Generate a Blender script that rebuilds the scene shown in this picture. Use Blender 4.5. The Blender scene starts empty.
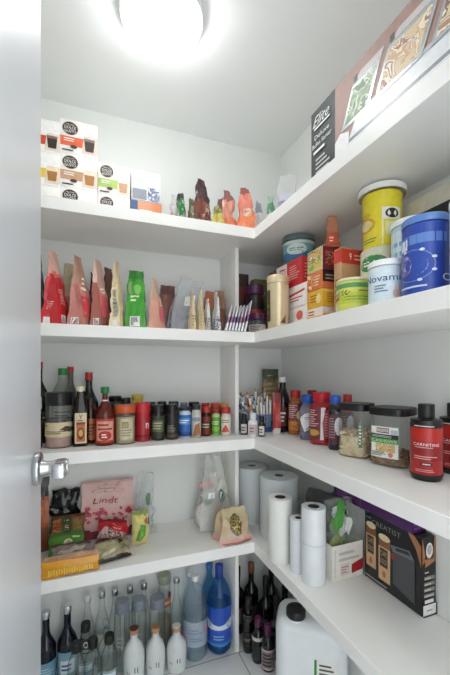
import bpy, bmesh, math, random
from mathutils import Vector, Matrix, noise
random.seed(7); noise.seed_set(3)
SC = bpy.context.scene
COL = SC.collection
PI = math.pi
LAMP, WORLD, EXPO = 19.5, 2.55, 0.08
# ------------------------------------------------------------------ camera numbers
F, CX, HY, YAW, CZ = 355.0, 225.0, 372.0, math.radians(20.8), 1.31
SN, CS = math.sin(YAW), math.cos(YAW)
YF, XF, YB, XR = 1.40, 0.668, 1.736, 0.995        # shelf fronts, back wall, right wall
Z1, Z2, Z3, Z4 = 1.937, 1.484, 1.021, 0.569       # shelf tops
TH = 0.046
CEIL = 2.507

def ang(px): return math.atan((px - CX) / F) + YAW
def zc_(x, y): return SN * x + CS * y
def top_z(py, zc): return CZ + (HY - py) / F * zc
def on_back(p0, p1, Y, pt, z):
    "thing standing Y metres in, seen between image columns p0..p1 with its top at pt"
    x = Y * math.tan(ang((p0 + p1) / 2)); zc = zc_(x, Y)
    return x, Y, (p1 - p0) * zc / F, top_z(pt, zc) - z
def on_right(p0, p1, X, pt, z):
    y = X / math.tan(ang((p0 + p1) / 2)); zc = zc_(X, y)
    return X, y, (p1 - p0) * zc / F, top_z(pt, zc) - z
def on_shelf(p0, p1, pb, pt, z):
    "round thing whose front foot is seen at row pb"
    lat = ((p0 + p1) / 2 - CX) / F
    zf = (CZ - z) * F / (pb - HY); zc = zf / (1 - (p1 - p0) / 2 / F)
    return zc * (SN + CS * lat), zc * (CS - SN * lat), (p1 - p0) * zc / F, top_z(pt, zc) - z
def facing(x, y): return math.atan2(-x, y)

# ------------------------------------------------------------------ materials
_mc = {}
def lin(h):
    h = h.lstrip('#')
    c = [int(h[i:i + 2], 16) / 255 for i in (0, 2, 4)]
    return tuple((v / 12.92 if v <= .04045 else ((v + .055) / 1.055) ** 2.4) for v in c) + (1,)
def M(col, rough=.45, metal=0., var=.06, scale=60., bump=0.):
    k = ('m', col, rough, metal, var, scale, bump)
    if k in _mc: return _mc[k]
    m = bpy.data.materials.new('surface_' + col.lstrip('#')); m.use_nodes = True
    nt = m.node_tree; b = nt.nodes['Principled BSDF']
    b.inputs['Roughness'].default_value = rough; b.inputs['Metallic'].default_value = metal
    c = lin(col)
    tc = nt.nodes.new('ShaderNodeTexCoord'); n = nt.nodes.new('ShaderNodeTexNoise')
    n.inputs['Scale'].default_value = scale; n.inputs['Detail'].default_value = 3
    nt.links.new(tc.outputs['Object'], n.inputs['Vector'])
    r = nt.nodes.new('ShaderNodeValToRGB')
    r.color_ramp.elements[0].position = .3; r.color_ramp.elements[1].position = .7
    r.color_ramp.elements[0].color = tuple(x * (1 - var) for x in c[:3]) + (1,)
    r.color_ramp.elements[1].color = tuple(min(1, x * (1 + var)) for x in c[:3]) + (1,)
    nt.links.new(n.outputs['Fac'], r.inputs['Fac']); nt.links.new(r.outputs['Color'], b.inputs['Base Color'])
    if bump:
        bp = nt.nodes.new('ShaderNodeBump'); bp.inputs['Strength'].default_value = bump; bp.inputs['Distance'].default_value = .002
        nt.links.new(n.outputs['Fac'], bp.inputs['Height']); nt.links.new(bp.outputs['Normal'], b.inputs['Normal'])
    _mc[k] = m; return m
def PR(*cols, scale=90., rough=.4):
    "busy print: cells of several inks"
    k = ('p', cols, scale, rough)
    if k in _mc: return _mc[k]
    m = bpy.data.materials.new('print_' + cols[0].lstrip('#')); m.use_nodes = True
    nt = m.node_tree; b = nt.nodes['Principled BSDF']; b.inputs['Roughness'].default_value = rough
    tc = nt.nodes.new('ShaderNodeTexCoord'); n = nt.nodes.new('ShaderNodeTexNoise')
    n.inputs['Scale'].default_value = scale; n.inputs['Detail'].default_value = 2; n.inputs['Distortion'].default_value = 1.2
    nt.links.new(tc.outputs['Object'], n.inputs['Vector'])
    r = nt.nodes.new('ShaderNodeValToRGB'); cr = r.color_ramp; cr.interpolation = 'CONSTANT'
    cr.elements[0].position = 0; cr.elements[0].color = lin(cols[0])
    cr.elements[1].position = .34 + .32 / len(cols); cr.elements[1].color = lin(cols[1])
    for i, c in enumerate(cols[2:]):
        e = cr.elements.new(.34 + .32 * (i + 2) / len(cols)); e.color = lin(c)
    nt.links.new(n.outputs['Fac'], r.inputs['Fac']); nt.links.new(r.outputs['Color'], b.inputs['Base Color'])
    _mc[k] = m; return m
def G(col='#f4f8f8', dens=.06, rough=.05, body=None, ior=1.4, bump=0., edge=.75):
    "glass or clear plastic: tinted see-through, part of it body colour, fresnel gloss on top"
    k = ('g', col, dens, rough, body, ior, bump, edge)
    if k in _mc: return _mc[k]
    m = bpy.data.materials.new('clear_' + col.lstrip('#')); m.use_nodes = True
    nt = m.node_tree; nt.nodes.clear(); N = nt.nodes.new; L = nt.links.new
    o = N('ShaderNodeOutputMaterial'); t = N('ShaderNodeBsdfTransparent'); t.inputs[0].default_value = lin(col)
    lw0 = N('ShaderNodeLayerWeight'); lw0.inputs[0].default_value = .5; pw0 = N('ShaderNodeMath'); pw0.operation = 'POWER'; pw0.inputs[1].default_value = 3.; L(lw0.outputs['Facing'], pw0.inputs[0])
    mx = N('ShaderNodeMix'); mx.data_type = 'RGBA'; mx.inputs[6].default_value = lin(col); mx.inputs[7].default_value = tuple(c * (edge if i < 3 else 1) for i, c in enumerate(lin(col))); L(pw0.outputs[0], mx.inputs[0]); L(mx.outputs[2], t.inputs[0])   # longer way through the wall at a grazing angle
    p = N('ShaderNodeBsdfPrincipled'); p.inputs['Base Color'].default_value = lin(body or col); p.inputs['Roughness'].default_value = .2
    a = N('ShaderNodeMixShader'); a.inputs[0].default_value = dens; L(t.outputs[0], a.inputs[1]); L(p.outputs[0], a.inputs[2])
    g = N('ShaderNodeBsdfGlossy'); g.inputs['Roughness'].default_value = rough
    lw = N('ShaderNodeLayerWeight'); lw.inputs[0].default_value = .5          # Schlick reflectance, the same for both faces of the sheet
    pw = N('ShaderNodeMath'); pw.operation = 'POWER'; pw.inputs[1].default_value = 4.; L(lw.outputs['Facing'], pw.inputs[0])
    fr = N('ShaderNodeMath'); fr.operation = 'MULTIPLY_ADD'; fr.inputs[1].default_value = .42; fr.inputs[2].default_value = ((ior - 1) / (ior + 1)) ** 2; L(pw.outputs[0], fr.inputs[0])
    b = N('ShaderNodeMixShader'); L(fr.outputs[0], b.inputs[0]); L(a.outputs[0], b.inputs[1]); L(g.outputs[0], b.inputs[2])
    L(b.outputs[0], o.inputs[0])
    if bump:
        tc = N('ShaderNodeTexCoord'); n = N('ShaderNodeTexNoise'); n.inputs['Scale'].default_value = 45; n.inputs['Distortion'].default_value = 2
        bp = N('ShaderNodeBump'); bp.inputs['Strength'].default_value = bump; bp.inputs['Distance'].default_value = .01
        L(tc.outputs['Object'], n.inputs['Vector']); L(n.outputs['Fac'], bp.inputs['Height'])
        for q in (g, lw, p): L(bp.outputs['Normal'], q.inputs['Normal'])
    _mc[k] = m; return m
WHITE, BLACK = M('#f2f2ef', .4), M('#151515', .4)
INK = M('#2a2626', .5); PALE = M('#f4f1ea', .5)

# ------------------------------------------------------------------ mesh building
class MB:
    def __init__(s): s.v, s.f, s.m, s.mats = [], [], [], []
    def mi(s, mat):
        if mat not in s.mats: s.mats.append(mat)
        return s.mats.index(mat)
    def add(s, vs, fs, mat):
        o = len(s.v); s.v += [tuple(q) for q in vs]
        for i, f in enumerate(fs):
            s.f.append([o + j for j in f]); s.m.append(s.mi(mat[i] if isinstance(mat, list) else mat))
        return s
def box(mb, lo, hi, mat, bev=.0015, M4=None, seg=2):
    b = bmesh.new(); bmesh.ops.create_cube(b, size=1)
    d = [hi[i] - lo[i] for i in range(3)]; c = [(hi[i] + lo[i]) / 2 for i in range(3)]
    for q in b.verts: q.co = Vector([q.co[i] * d[i] + c[i] for i in range(3)])
    if bev: bmesh.ops.bevel(b, geom=b.edges[:], offset=min(bev, min(d) * .45), segments=seg, affect='EDGES', profile=.5)
    b.verts.index_update()
    vs = [(M4 @ q.co if M4 else q.co.copy()) for q in b.verts]
    mb.add(vs, [[q.index for q in f.verts] for f in b.faces], mat); b.free(); return mb
def rad(th, n):
    return 1. if n == 2 else (abs(math.cos(th)) ** n + abs(math.sin(th)) ** n) ** (-1 / n)
def lathe(mb, prof, mat, seg=28, n=2, cx=0, cy=0, ridge=0, sx=1, sy=1):
    "mat: one material or one per profile step"
    if ridge: seg = 40
    vs, fs, ms = [], [], []
    for r, z in prof:
        for k in range(seg):
            th = 2 * PI * k / seg; q = max(r, 1e-5) * rad(th, n) * (1 - (ridge if k % 2 else 0))
            vs.append((cx + q * math.cos(th) * sx, cy + q * math.sin(th) * sy, z))
    for i in range(len(prof) - 1):
        for k in range(seg):
            k2 = (k + 1) % seg
            fs.append((i * seg + k, i * seg + k2, (i + 1) * seg + k2, (i + 1) * seg + k))
            ms.append(mat[i] if isinstance(mat, list) else mat)
    mb.add(vs, fs, ms); return mb
def tube(mb, pts, r, mat, seg=10):
    pts = [Vector(p) for p in pts]; vs, fs = [], []
    for i, p in enumerate(pts):
        d = (pts[min(i + 1, len(pts) - 1)] - pts[max(i - 1, 0)]).normalized()
        a = d.orthogonal().normalized(); b = d.cross(a)
        rr = r[i] if isinstance(r, (list, tuple)) else r
        for k in range(seg):
            t = 2 * PI * k / seg; vs.append(p + a * math.cos(t) * rr + b * math.sin(t) * rr)
    for i in range(len(pts) - 1):
        for k in range(seg):
            fs.append((i * seg + k, i * seg + (k + 1) % seg, (i + 1) * seg + (k + 1) % seg, (i + 1) * seg + k))
    fs.append(tuple(range(seg))[::-1]); fs.append(tuple(range((len(pts) - 1) * seg, len(pts) * seg)))
    mb.add(vs, fs, mat); return mb
def blob(mb, c, r, mat, seed=0, seg=10, rings=7, amp=.15, rot=None):
    vs, fs = [], []
    for i in range(rings + 1):
        p = PI * i / rings
        for k in range(seg):
            t = 2 * PI * k / seg
            d = Vector((math.sin(p) * math.cos(t), math.sin(p) * math.sin(t), math.cos(p)))
            q = 1 + amp * noise.noise(d * 1.7 + Vector((seed * 3.1, seed, 0)))
            e = Vector((d.x * r[0] * q, d.y * r[1] * q, d.z * r[2] * q))
            if rot: e = rot @ e
            vs.append(Vector(c) + e)
    for i in range(rings):
        for k in range(seg):
            fs.append((i * seg + k, (i + 1) * seg + k, (i + 1) * seg + (k + 1) % seg, i * seg + (k + 1) % seg))
    mb.add(vs, fs, mat); return mb

# ------------------------------------------------------------------ printed artwork, laid on a surface u,v -> xyz
_tc = {}
def text_mesh(s):
    if s in _tc: return _tc[s]
    c = bpy.data.curves.new('lettering', 'FONT'); c.body = s; c.resolution_u = 2
    o = bpy.data.objects.new('lettering', c); me = bpy.data.meshes.new_from_object(o)
    vs = [v.co.copy() for v in me.vertices]; fs = [list(p.vertices) for p in me.polygons]
    bpy.data.objects.remove(o); bpy.data.curves.remove(c); bpy.data.meshes.remove(me)
    x0 = min(v.x for v in vs); x1 = max(v.x for v in vs); y0 = min(v.y for v in vs); y1 = max(v.y for v in vs)
    vs = [((v.x - x0) / (x1 - x0) - .5, (v.y - y0) / (y1 - y0) - .5) for v in vs]
    _tc[s] = (vs, fs); return _tc[s]
def R(u0, v0, u1, v1, m): return ('r', u0, v0, u1, v1, m)
def E(u, v, ru, rv, m): return ('e', u, v, ru, rv, m)
def P(pts, m): return ('p', pts, m)
def T(s, u, v, w, h, m, sl=0): return ('t', s, u, v, w, h, m, sl)
def LN(u0, v0, u1, v1, n, m): return ('l', u0, v0, u1, v1, n, m)
def BAR(u0, v0, u1, v1): return ('b', u0, v0, u1, v1)
def art(mb, els, fn, off=.0004, step=.0002):
    k = 0
    if len(els) > 40: step = .00003
    rnd = random.Random(len(els) * 13 + 5)
    def rect(u0, v0, u1, v1, m, o, nu=None):
        nu = nu or max(1, int(abs(u1 - u0) * 16 + .99)); nv = max(1, int(abs(v1 - v0) * 8 + .99))
        vs = [fn(u0 + (u1 - u0) * i / nu, v0 + (v1 - v0) * j / nv, o) for j in range(nv + 1) for i in range(nu + 1)]
        fs = [(j * (nu + 1) + i, j * (nu + 1) + i + 1, (j + 1) * (nu + 1) + i + 1, (j + 1) * (nu + 1) + i) for j in range(nv) for i in range(nu)]
        mb.add(vs, fs, m)
    def fan(ring, m, o, rings):
        n = len(ring); cu = sum(a for a, b in ring) / n; cv = sum(b for a, b in ring) / n
        vs = [fn(cu, cv, o)]
        for j in range(1, rings + 1): vs += [fn(cu + (a - cu) * j / rings, cv + (b - cv) * j / rings, o) for a, b in ring]
        fs = [(0, 1 + i, 1 + (i + 1) % n) for i in range(n)]
        for j in range(rings - 1): fs += [(1 + j * n + i, 1 + (j + 1) * n + i, 1 + (j + 1) * n + (i + 1) % n, 1 + j * n + (i + 1) % n) for i in range(n)]
        mb.add(vs, fs, m)
    for e in els:
        o = off + k * step; k += 1
        if e[0] == 'r': rect(*e[1:6], o)
        elif e[0] == 'e':
            _, u, v, ru, rv, m = e; n = 20 if ru > .05 else 10
            fan([(u + ru * math.cos(2 * PI * i / n), v + rv * math.sin(2 * PI * i / n)) for i in range(n)], m, o, 3 if ru > .1 else 1)
        elif e[0] == 'p':
            q = e[1]; sub = 5 if max(a[0] for a in q) - min(a[0] for a in q) > .15 else 1
            fan([(a[0] + (b[0] - a[0]) * i / sub, a[1] + (b[1] - a[1]) * i / sub) for a, b in zip(q, q[1:] + q[:1]) for i in range(sub)], e[2], o, 4 if sub > 1 else 1)
        elif e[0] == 't':
            _, s, u, v, w, h, m, sl = e; vs, fs = text_mesh(s)
            mb.add([fn(u + x * w + sl * y * h, v + y * h, o) for x, y in vs], fs, m)
        elif e[0] == 'l':
            _, u0, v0, u1, v1, n, m = e
            for i in range(n):
                a = v0 + (v1 - v0) * (i + .2) / n; b = v0 + (v1 - v0) * (i + .65) / n
                rect(u0, a, u0 + (u1 - u0) * rnd.uniform(.6, 1), b, m, o)
        elif e[0] == 'b':
            _, u0, v0, u1, v1 = e; rect(u0, v0, u1, v1, WHITE, o)
            u = u0 + (u1 - u0) * .08
            while u < u1 - (u1 - u0) * .12:
                w = (u1 - u0) * rnd.choice((.03, .05, .07)); rect(u, v0 + (v1 - v0) * .1, u + w, v1 - (v1 - v0) * .1, INK, o + .0001, 1); u += w * 1.8
    return mb
def on_front(w, d, h): return lambda u, v, o: (-w / 2 + u * w, -d / 2 - o, v * h)
def on_left(w, d, h): return lambda u, v, o: (-w / 2 - o, d / 2 - u * d, v * h)
def on_top(w, d, h): return lambda u, v, o: (-w / 2 + u * w, -d / 2 + v * d, h + o)
def on_round(r0, z0, z1, arc, n=2, r1=None, c=0., sx=1, sy=1):
    r1 = r0 if r1 is None else r1
    def fn(u, v, o):
        th = -PI / 2 + c + (u - .5) * arc; q = (r0 + (r1 - r0) * v) * rad(th, n) + o
        return (q * math.cos(th) * sx, q * math.sin(th) * sy, z0 + v * (z1 - z0))
    return fn

# ------------------------------------------------------------------ things and parts
class Thing:
    def __init__(s, name, label, cat, group=None, kind=None):
        s.a = (name, label, cat, group, kind); s.parts = []
    def part(s, name, mb, parent=None, label=None, kind=None):
        s.parts.append((name, mb, parent, label, kind)); return len(s.parts) - 1
    def place(s, x, y, z, rz=0, tilt=None, settle=True):
        name, label, cat, group, kind = s.a
        if tilt:
            for _, mb, *_r in s.parts: mb.v = [tuple(tilt @ Vector(q)) for q in mb.v]
        if settle:
            lo = min(q[2] for _, mb, *_r in s.parts for q in mb.v)
            for _, mb, *_r in s.parts: mb.v = [(q[0], q[1], q[2] - lo) for q in mb.v]
        made = []
        single = len(s.parts) == 1 and s.parts[0][0] is None
        root = None
        if not single:
            root = bpy.data.objects.new(name, None); COL.objects.link(root); root.empty_display_size = .02
        for pn, mb, par, plab, pk in s.parts:
            me = bpy.data.meshes.new(pn or name); me.from_pydata(mb.v, [], mb.f)
            for m in mb.mats: me.materials.append(m)
            me.polygons.foreach_set('material_index', mb.m)
            me.polygons.foreach_set('use_smooth', [True] * len(mb.f))
            me.update(); me.set_sharp_from_angle(angle=math.radians(38))
            o = bpy.data.objects.new(pn or name, me); COL.objects.link(o)
            if single: root = o
            else: o.parent = made[par] if par is not None else root
            if plab: o['label'] = plab
            if pk: o['kind'] = pk
            made.append(o)
        root.location = (x, y, z); root.rotation_euler = (0, 0, rz)
        if label: root['label'] = label
        if cat: root['category'] = cat
        if group: root['group'] = group
        if kind: root['kind'] = kind
        s.root = root; s.made = made
        return root
def RX(d): return Matrix.Rotation(math.radians(d), 3, 'X')
def RY(d): return Matrix.Rotation(math.radians(d), 3, 'Y')
def RZ(d): return Matrix.Rotation(math.radians(d), 3, 'Z')
def copy_tree(o, parent=None):
    c = o.copy(); COL.objects.link(c)
    if parent: c.parent = parent
    for ch in list(o.children): copy_tree(ch, c)
    return c

# ------------------------------------------------------------------ kinds of packaging
def carton(name, label, cat, x, y, z, w, d, h, mat, front=None, left=None, top=None, rz=0, group=None, bev=.002, flap=True):
    t = Thing(name, label, cat, group); b = MB(); box(b, (-w / 2, -d / 2, 0), (w / 2, d / 2, h), mat, bev)
    i = t.part('carton_body', b)
    if front: t.part('front_print', art(MB(), front, on_front(w, d, h)), i)
    if left: t.part('side_print', art(MB(), left, on_left(w, d, h)), i)
    if top: t.part('top_print', art(MB(), top, on_top(w, d, h)), i)
    return t.place(x, y, z + .0006, rz)

def pouch_fn(W, H, D, seed=0, kind='stand', prof=.85, pinch=.35, wr=.004, lean=(0, 0), waist=0.):
    off = Vector((seed * 7.3, seed * 3.7, seed * 1.9))
    def f(side, u, v):
        a = W / 2
        if kind == 'stand': k = max(1 - v / .93, 0) ** prof; a *= 1 - waist * v
        elif kind == 'pillow': k = max(math.sin(PI * min(max(v, 0), 1)), 0) ** .5; a *= 1 - .07 * math.sin(PI * v)
        else: k = min(1, .35 + 6 * min(v, 1 - v)); a *= min(1, .93 + 1.2 * min(v, 1 - v))
        b = D / 2 * k + .0012
        bulge = (.0 if kind == 'stand' else .25 if kind == 'pillow' else .05)
        if side in 'fk':
            x = -a + 2 * a * u; y = b * (1 + .22 * math.sin(PI * u) * (1 if kind == 'stand' else 0))
            if kind == 'pillow': y = b * max(math.sin(PI * (.06 + .88 * u)), 0) ** .6
            if side == 'f': y = -y
            else: x = -x
        else:
            e = b if kind != 'pillow' else b * math.sin(PI * .06) ** .6
            x = a - pinch * b * math.sin(PI * u); y = -e + 2 * e * u
            if side == 'l': x = -x; y = -y
        p = Vector((x, y, v * H))
        n = 1.5 * noise.noise_vector(p * 15 + off) + 1.3 * noise.noise_vector(Vector((p.x * 46, p.y * 46, p.z * 24)) + off) + .7 * noise.noise_vector(p * 85 + off)
        s = wr * (.5 + .5 * k) * ((.25 + .75 * min(1, v * 4)) if kind == 'stand' else 1)
        p += Vector((n.x * s, n.y * s, (n.z * s * 1.2 if v > .5 else 0)))
        p.x += lean[0] * v * v; p.y += lean[1] * v * v
        return p
    return f
def pouch_mesh(mb, fn, reg, nv=22, nf=12, ns=4):
    ring = [('f', i / nf) for i in range(nf)] + [('r', i / ns) for i in range(ns)] + [('k', i / nf) for i in range(nf)] + [('l', i / ns) for i in range(ns)]
    n = len(ring); vs, fs, ms = [], [], []
    for j in range(nv + 1):
        for s, u in ring: vs.append(fn(s, u, j / nv))
    for j in range(nv):
        for i in range(n):
            fs.append((j * n + i, j * n + (i + 1) % n, (j + 1) * n + (i + 1) % n, (j + 1) * n + i))
            s, u = ring[i]; ms.append(reg(s, u + (.5 / nf if s in 'fk' else .5 / ns), (j + .5) / nv + .045 * noise.noise(fn(s, u, (j + .5) / nv) * 40)) if callable(reg) else reg)
    fs.append(tuple(range(n))[::-1]); ms.append(ms[0])
    fs.append(tuple(range(nv * n, nv * n + n))); ms.append(ms[-1])
    mb.add(vs, fs, ms); return mb
def pouch(name, label, cat, x, y, z, W, H, D, reg, arts=(), rz=0, tilt=None, group=None, inner=None, clip=None, **kw):
    fn = pouch_fn(W, H, D, **kw); t = Thing(name, label, cat, group)
    i = t.part('pouch_body', pouch_mesh(MB(), fn, reg))
    for pn, side, els in arts:
        if side == 'f': g = lambda u, v, o: fn('f', u, v) + Vector((0, -o - .0008, 0))
        elif side == 'k': g = lambda u, v, o: fn('k', u, v) + Vector((0, o + .0008, 0))
        else: g = lambda u, v, o: fn('l', u, v) + Vector((-o - .0008, 0, 0))
        t.part(pn, art(MB(), els, g), i)
    if inner:
        pn, mb = inner; t.part(pn, mb, None, None, 'stuff' if pn in ('snack_pieces', 'grains') else None)
    if clip: t.part('top_seal', clip, i)
    return t.place(x, y, z + .0006, rz, tilt)
def bands(*spec, side=None):
    "spec: (v_limit, mat)...; side: material of the gusset"
    def reg(s, u, v):
        if side and s in 'lr': return side if not isinstance(side, (list, tuple)) else (side[0] if v < side[2] else side[1])
        for lim, m in spec:
            if v < lim: return m
        return spec[-1][1]
    return reg

def bottle_prof(r, h, nr, sh, nh, foot=.006):
    p = [(0, 0), (r * .9, 0), (r, foot), (r, sh)]
    for i in range(1, 9):
        t = i / 8; k = (1 - math.cos(PI * t)) / 2
        p.append((r + (nr - r) * k, sh + (h - nh - sh) * t))
    p += [(nr, h)]
    return p
def bottle(name, label, cat, x, y, z, r, h, nr, sh, nh, mat, cap=None, labs=(), liquid=None, group=None, n=2, rz=None, ring=None, prof=None, dx=None, capname='cap', sx=1, sy=1):
    "sh shoulder height, nh neck length; cap=(mat, height, radius, ridge)"
    t = Thing(name, label, cat, group)
    gh = h - (cap[1] * .85 if cap else 0)
    p = prof or bottle_prof(r, gh, nr, sh, max(nh - (cap[1] * .85 if cap else 0), .004))
    i = t.part('bottle_body', lathe(MB(), p, mat, 28, n, sx=sx, sy=sy))
    if liquid:
        lm, lv = liquid
        q = [(a * .94, max(b, .004)) for a, b in p if b <= lv]; q.append((q[-1][0], lv)); q.append((0, lv))
        t.part('liquid', lathe(MB(), q, lm, 24, n, sx=sx, sy=sy))
    for z0, z1, arc, els in labs:
        t.part('label', art(MB(), els, on_round(r + .0003, z0, z1, arc, n, sx=sx, sy=sy)), i)
    if ring: t.part('neck_seal', lathe(MB(), [(nr + .0015, ring[1]), (nr + .002, ring[1] + .002), (nr + .002, ring[2]), (nr + .0008, ring[2] + .002)], ring[0], 20), i)
    if cap:
        cm, ch, cr = cap[:3]; z0 = h - ch; rg = cap[3] if len(cap) > 3 else .03
        t.part(capname, lathe(MB(), [(cr * .98, z0), (cr, z0 + .001), (cr, h - .002), (cr * .93, h), (0, h)], cm, 24, 2, ridge=rg))
    return t.place(x, y, z + .0006, facing(x, y) if rz is None else rz)
def tin(name, label, cat, x, y, z, r, h, mat, lid=None, labs=(), rz=None, group=None, taper=1., lidname='lid', n=2, bodyname='tin_body'):
    t = Thing(name, label, cat, group); lh = lid[1] if lid else 0
    rt = r; rb = r * taper
    i = t.part(bodyname, lathe(MB(), [(0, 0), (rb * .97, 0), (rb, .003), (rb, .006), (rb * .985, .009), (rt * .985, h - lh - .006), (rt, h - lh - .003), (rt * .97, h - lh), (0, h - lh - (.002 if not lid else 0))], mat, 36, n))
    for z0, z1, arc, els in labs:
        f0 = rb + (rt - rb) * z0 / h; f1 = rb + (rt - rb) * z1 / h
        t.part('label', art(MB(), els, on_round(f0 * .985 + .0003, z0, z1, arc, n, f1 * .985 + .0003)), i)
    if lid:
        lm, lh, lr = lid[:3]; rg = lid[3] if len(lid) > 3 else 0
        t.part(lidname, lathe(MB(), [(lr * .97, h - lh + .0005), (lr, h - lh + .0015), (lr, h - .002), (lr * .96, h), (lr * .93, h), (lr * .91, h - .0025), (0, h - .0025)], lm, 36, n, ridge=rg))
    return t.place(x, y, z + .0006, facing(x, y) if rz is None else rz)

# ================================================================== the room
SHELF = M('#f2f1ed', .38, var=.015, scale=8)
WALLP = M('#e6e8e5', .6, var=.015, scale=6)
CEILP = M('#ecefee', .65, var=.01, scale=6)
def structure(name, lo, hi, mat, bev=0):
    t = Thing(name, None, None, None, 'structure'); t.part(None, box(MB(), lo, hi, mat, bev)); return t.place(0, 0, 0, settle=False)
XL, YN = -.46, -.22
structure('wall_back', (XL - .1, YB, -.1), (XR + .1, YB + .1, CEIL + .1), WALLP)
structure('wall_right', (XR, YN - .1, -.1), (XR + .1, YB, CEIL + .1), WALLP)
structure('wall_left', (XL - .1, YN - .1, -.1), (XL, YB, CEIL + .1), WALLP)
structure('ceiling', (XL, YN - .1, CEIL), (XR, YB, CEIL + .1), CEILP)
t = Thing('wall_front', None, None, None, 'structure'); b = MB()
box(b, (XL, YN - .1, 0), (-.16, YN, CEIL), WALLP, 0); box(b, (.70, YN - .1, 0), (XR, YN, CEIL), WALLP, 0); box(b, (-.16, YN - .1, 2.34), (.70, YN, CEIL), WALLP, 0)
t.part(None, b); t.place(0, 0, 0, settle=False)
# tiled floor
m = bpy.data.materials.new('floor_tile'); m.use_nodes = True; nt = m.node_tree
tc = nt.nodes.new('ShaderNodeTexCoord'); mp = nt.nodes.new('ShaderNodeMapping'); br = nt.nodes.new('ShaderNodeTexBrick')
mp.inputs['Location'].default_value = (-.648 + .6, -1.528 + 1.8, 0); br.offset = 0
br.inputs['Color1'].default_value = lin('#e6e7e6'); br.inputs['Color2'].default_value = lin('#e9e9e7'); br.inputs['Mortar'].default_value = lin('#8f918f')
br.inputs['Scale'].default_value = 1; br.inputs['Mortar Size'].default_value = .0022; br.inputs['Brick Width'].default_value = .6; br.inputs['Row Height'].default_value = .6
nt.links.new(tc.outputs['Object'], mp.inputs['Vector']); nt.links.new(mp.outputs[0], br.inputs['Vector'])
nt.links.new(br.outputs['Color'], nt.nodes['Principled BSDF'].inputs['Base Color']); nt.nodes['Principled BSDF'].inputs['Roughness'].default_value = .3
structure('floor', (XL - .1, YN - .9, -.1), (XR + .1, YB, 0), m)

# L-shaped shelves, one board set per level
LEV = [('topmost', Z1, 'holding coffee capsule boxes and the long appliance box'), ('second', Z2, 'holding snack pouches and tins'),
       ('third', Z3, 'holding sauces, spices and nut jars'), ('lowest', Z4, 'holding pasta packs and kitchen rolls')]
for nm, z, what in LEV:
    b = MB(); pts = [(XL + .001, YF), (XF, YF), (XF, YN + .001), (XR - .001, YN + .001), (XR - .001, YB - .001), (XL + .001, YB - .001)]
    bm = bmesh.new(); vs = [bm.verts.new((x, y, z - TH)) for x, y in pts]; fc = bm.faces.new(vs)
    ex = bmesh.ops.extrude_face_region(bm, geom=[fc])
    for q in ex['geom']:
        if isinstance(q, bmesh.types.BMVert): q.co.z = z
    bmesh.ops.recalc_face_normals(bm, faces=bm.faces[:])
    bmesh.ops.bevel(bm, geom=bm.edges[:], offset=.0012, segments=1, affect='EDGES')
    bm.verts.index_update(); b.add([q.co.copy() for q in bm.verts], [[q.index for q in f.verts] for f in bm.faces], SHELF); bm.free()
    t = Thing('shelf', 'white L-shaped wall shelf, %s of four, %s' % (nm, what), 'shelf', 'white shelves around the pantry'); t.part(None, b); t.place(0, 0, 0, settle=False)
for z0, z1, what in [(0, Z4 - TH, 'on the floor between blue water bottles and wine'), (Z4, Z3 - TH, 'beside the knotted plastic bag of sweets'),
                     (Z3, Z2 - TH, 'between the spice jars and tub of sachets'), (Z2, Z1 - TH, 'between foil sachets and the purple shaker')]:
    t = Thing('divider_panel', 'white upright divider panel %s' % what, 'panel', 'upright divider panels')
    t.part(None, box(MB(), (.6325, 1.53, z0 + .0005), (.6505, YB - .001, z1 - .0005), SHELF, .001)); t.place(0, 0, 0, settle=False)

# open door with lever handle
DOOR = M('#e0e3e8', .3, var=.01, scale=5); CHROME = M('#c8cacc', .16, 1., var=.02)
t = Thing('door_1', None, None, None, 'structure')
i = t.part('door_panel', box(MB(), (-.04, -.86, .008), (0, 0, 2.16), DOOR, .002))
h = MB()
hy, hz = -.052, 1.153
ros = MB(); lathe(ros, [(0, 0), (.026, 0), (.0275, .003), (.0265, .008), (.0235, .0095), (0, .0095)], CHROME, 36)
ros.v = [(q[2], hy + q[0], hz + q[1]) for q in ros.v]
i2 = t.part('door_handle', ros, i, 'round chrome handle rosette')
lv = MB(); lathe(lv, [(0, .009), (.0125, .009), (.0115, .014), (.0105, .02), (.0105, .026), (.0125, .03), (.0125, .05), (0, .05)], CHROME, 24)
lv.v = [(q[2], hy + q[0], hz + q[1]) for q in lv.v]
box(lv, (.029, hy - .034, hz - .013), (.049, hy + .013, hz + .012), CHROME, .005, seg=3)
lathe(lv, [(0, .0), (.004, 0), (.004, .008), (0, .008)], M('#333436', .3, .8), 12)
lv.v[-48:] = [(q[2] + .036, hy + q[0], hz - .012 + q[1]) for q in lv.v[-48:]]
t.part('handle_lever', lv, i2, 'square chrome lever')
dr = t.place(-.081, .700, 0, math.radians(-3), settle=False)

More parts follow.
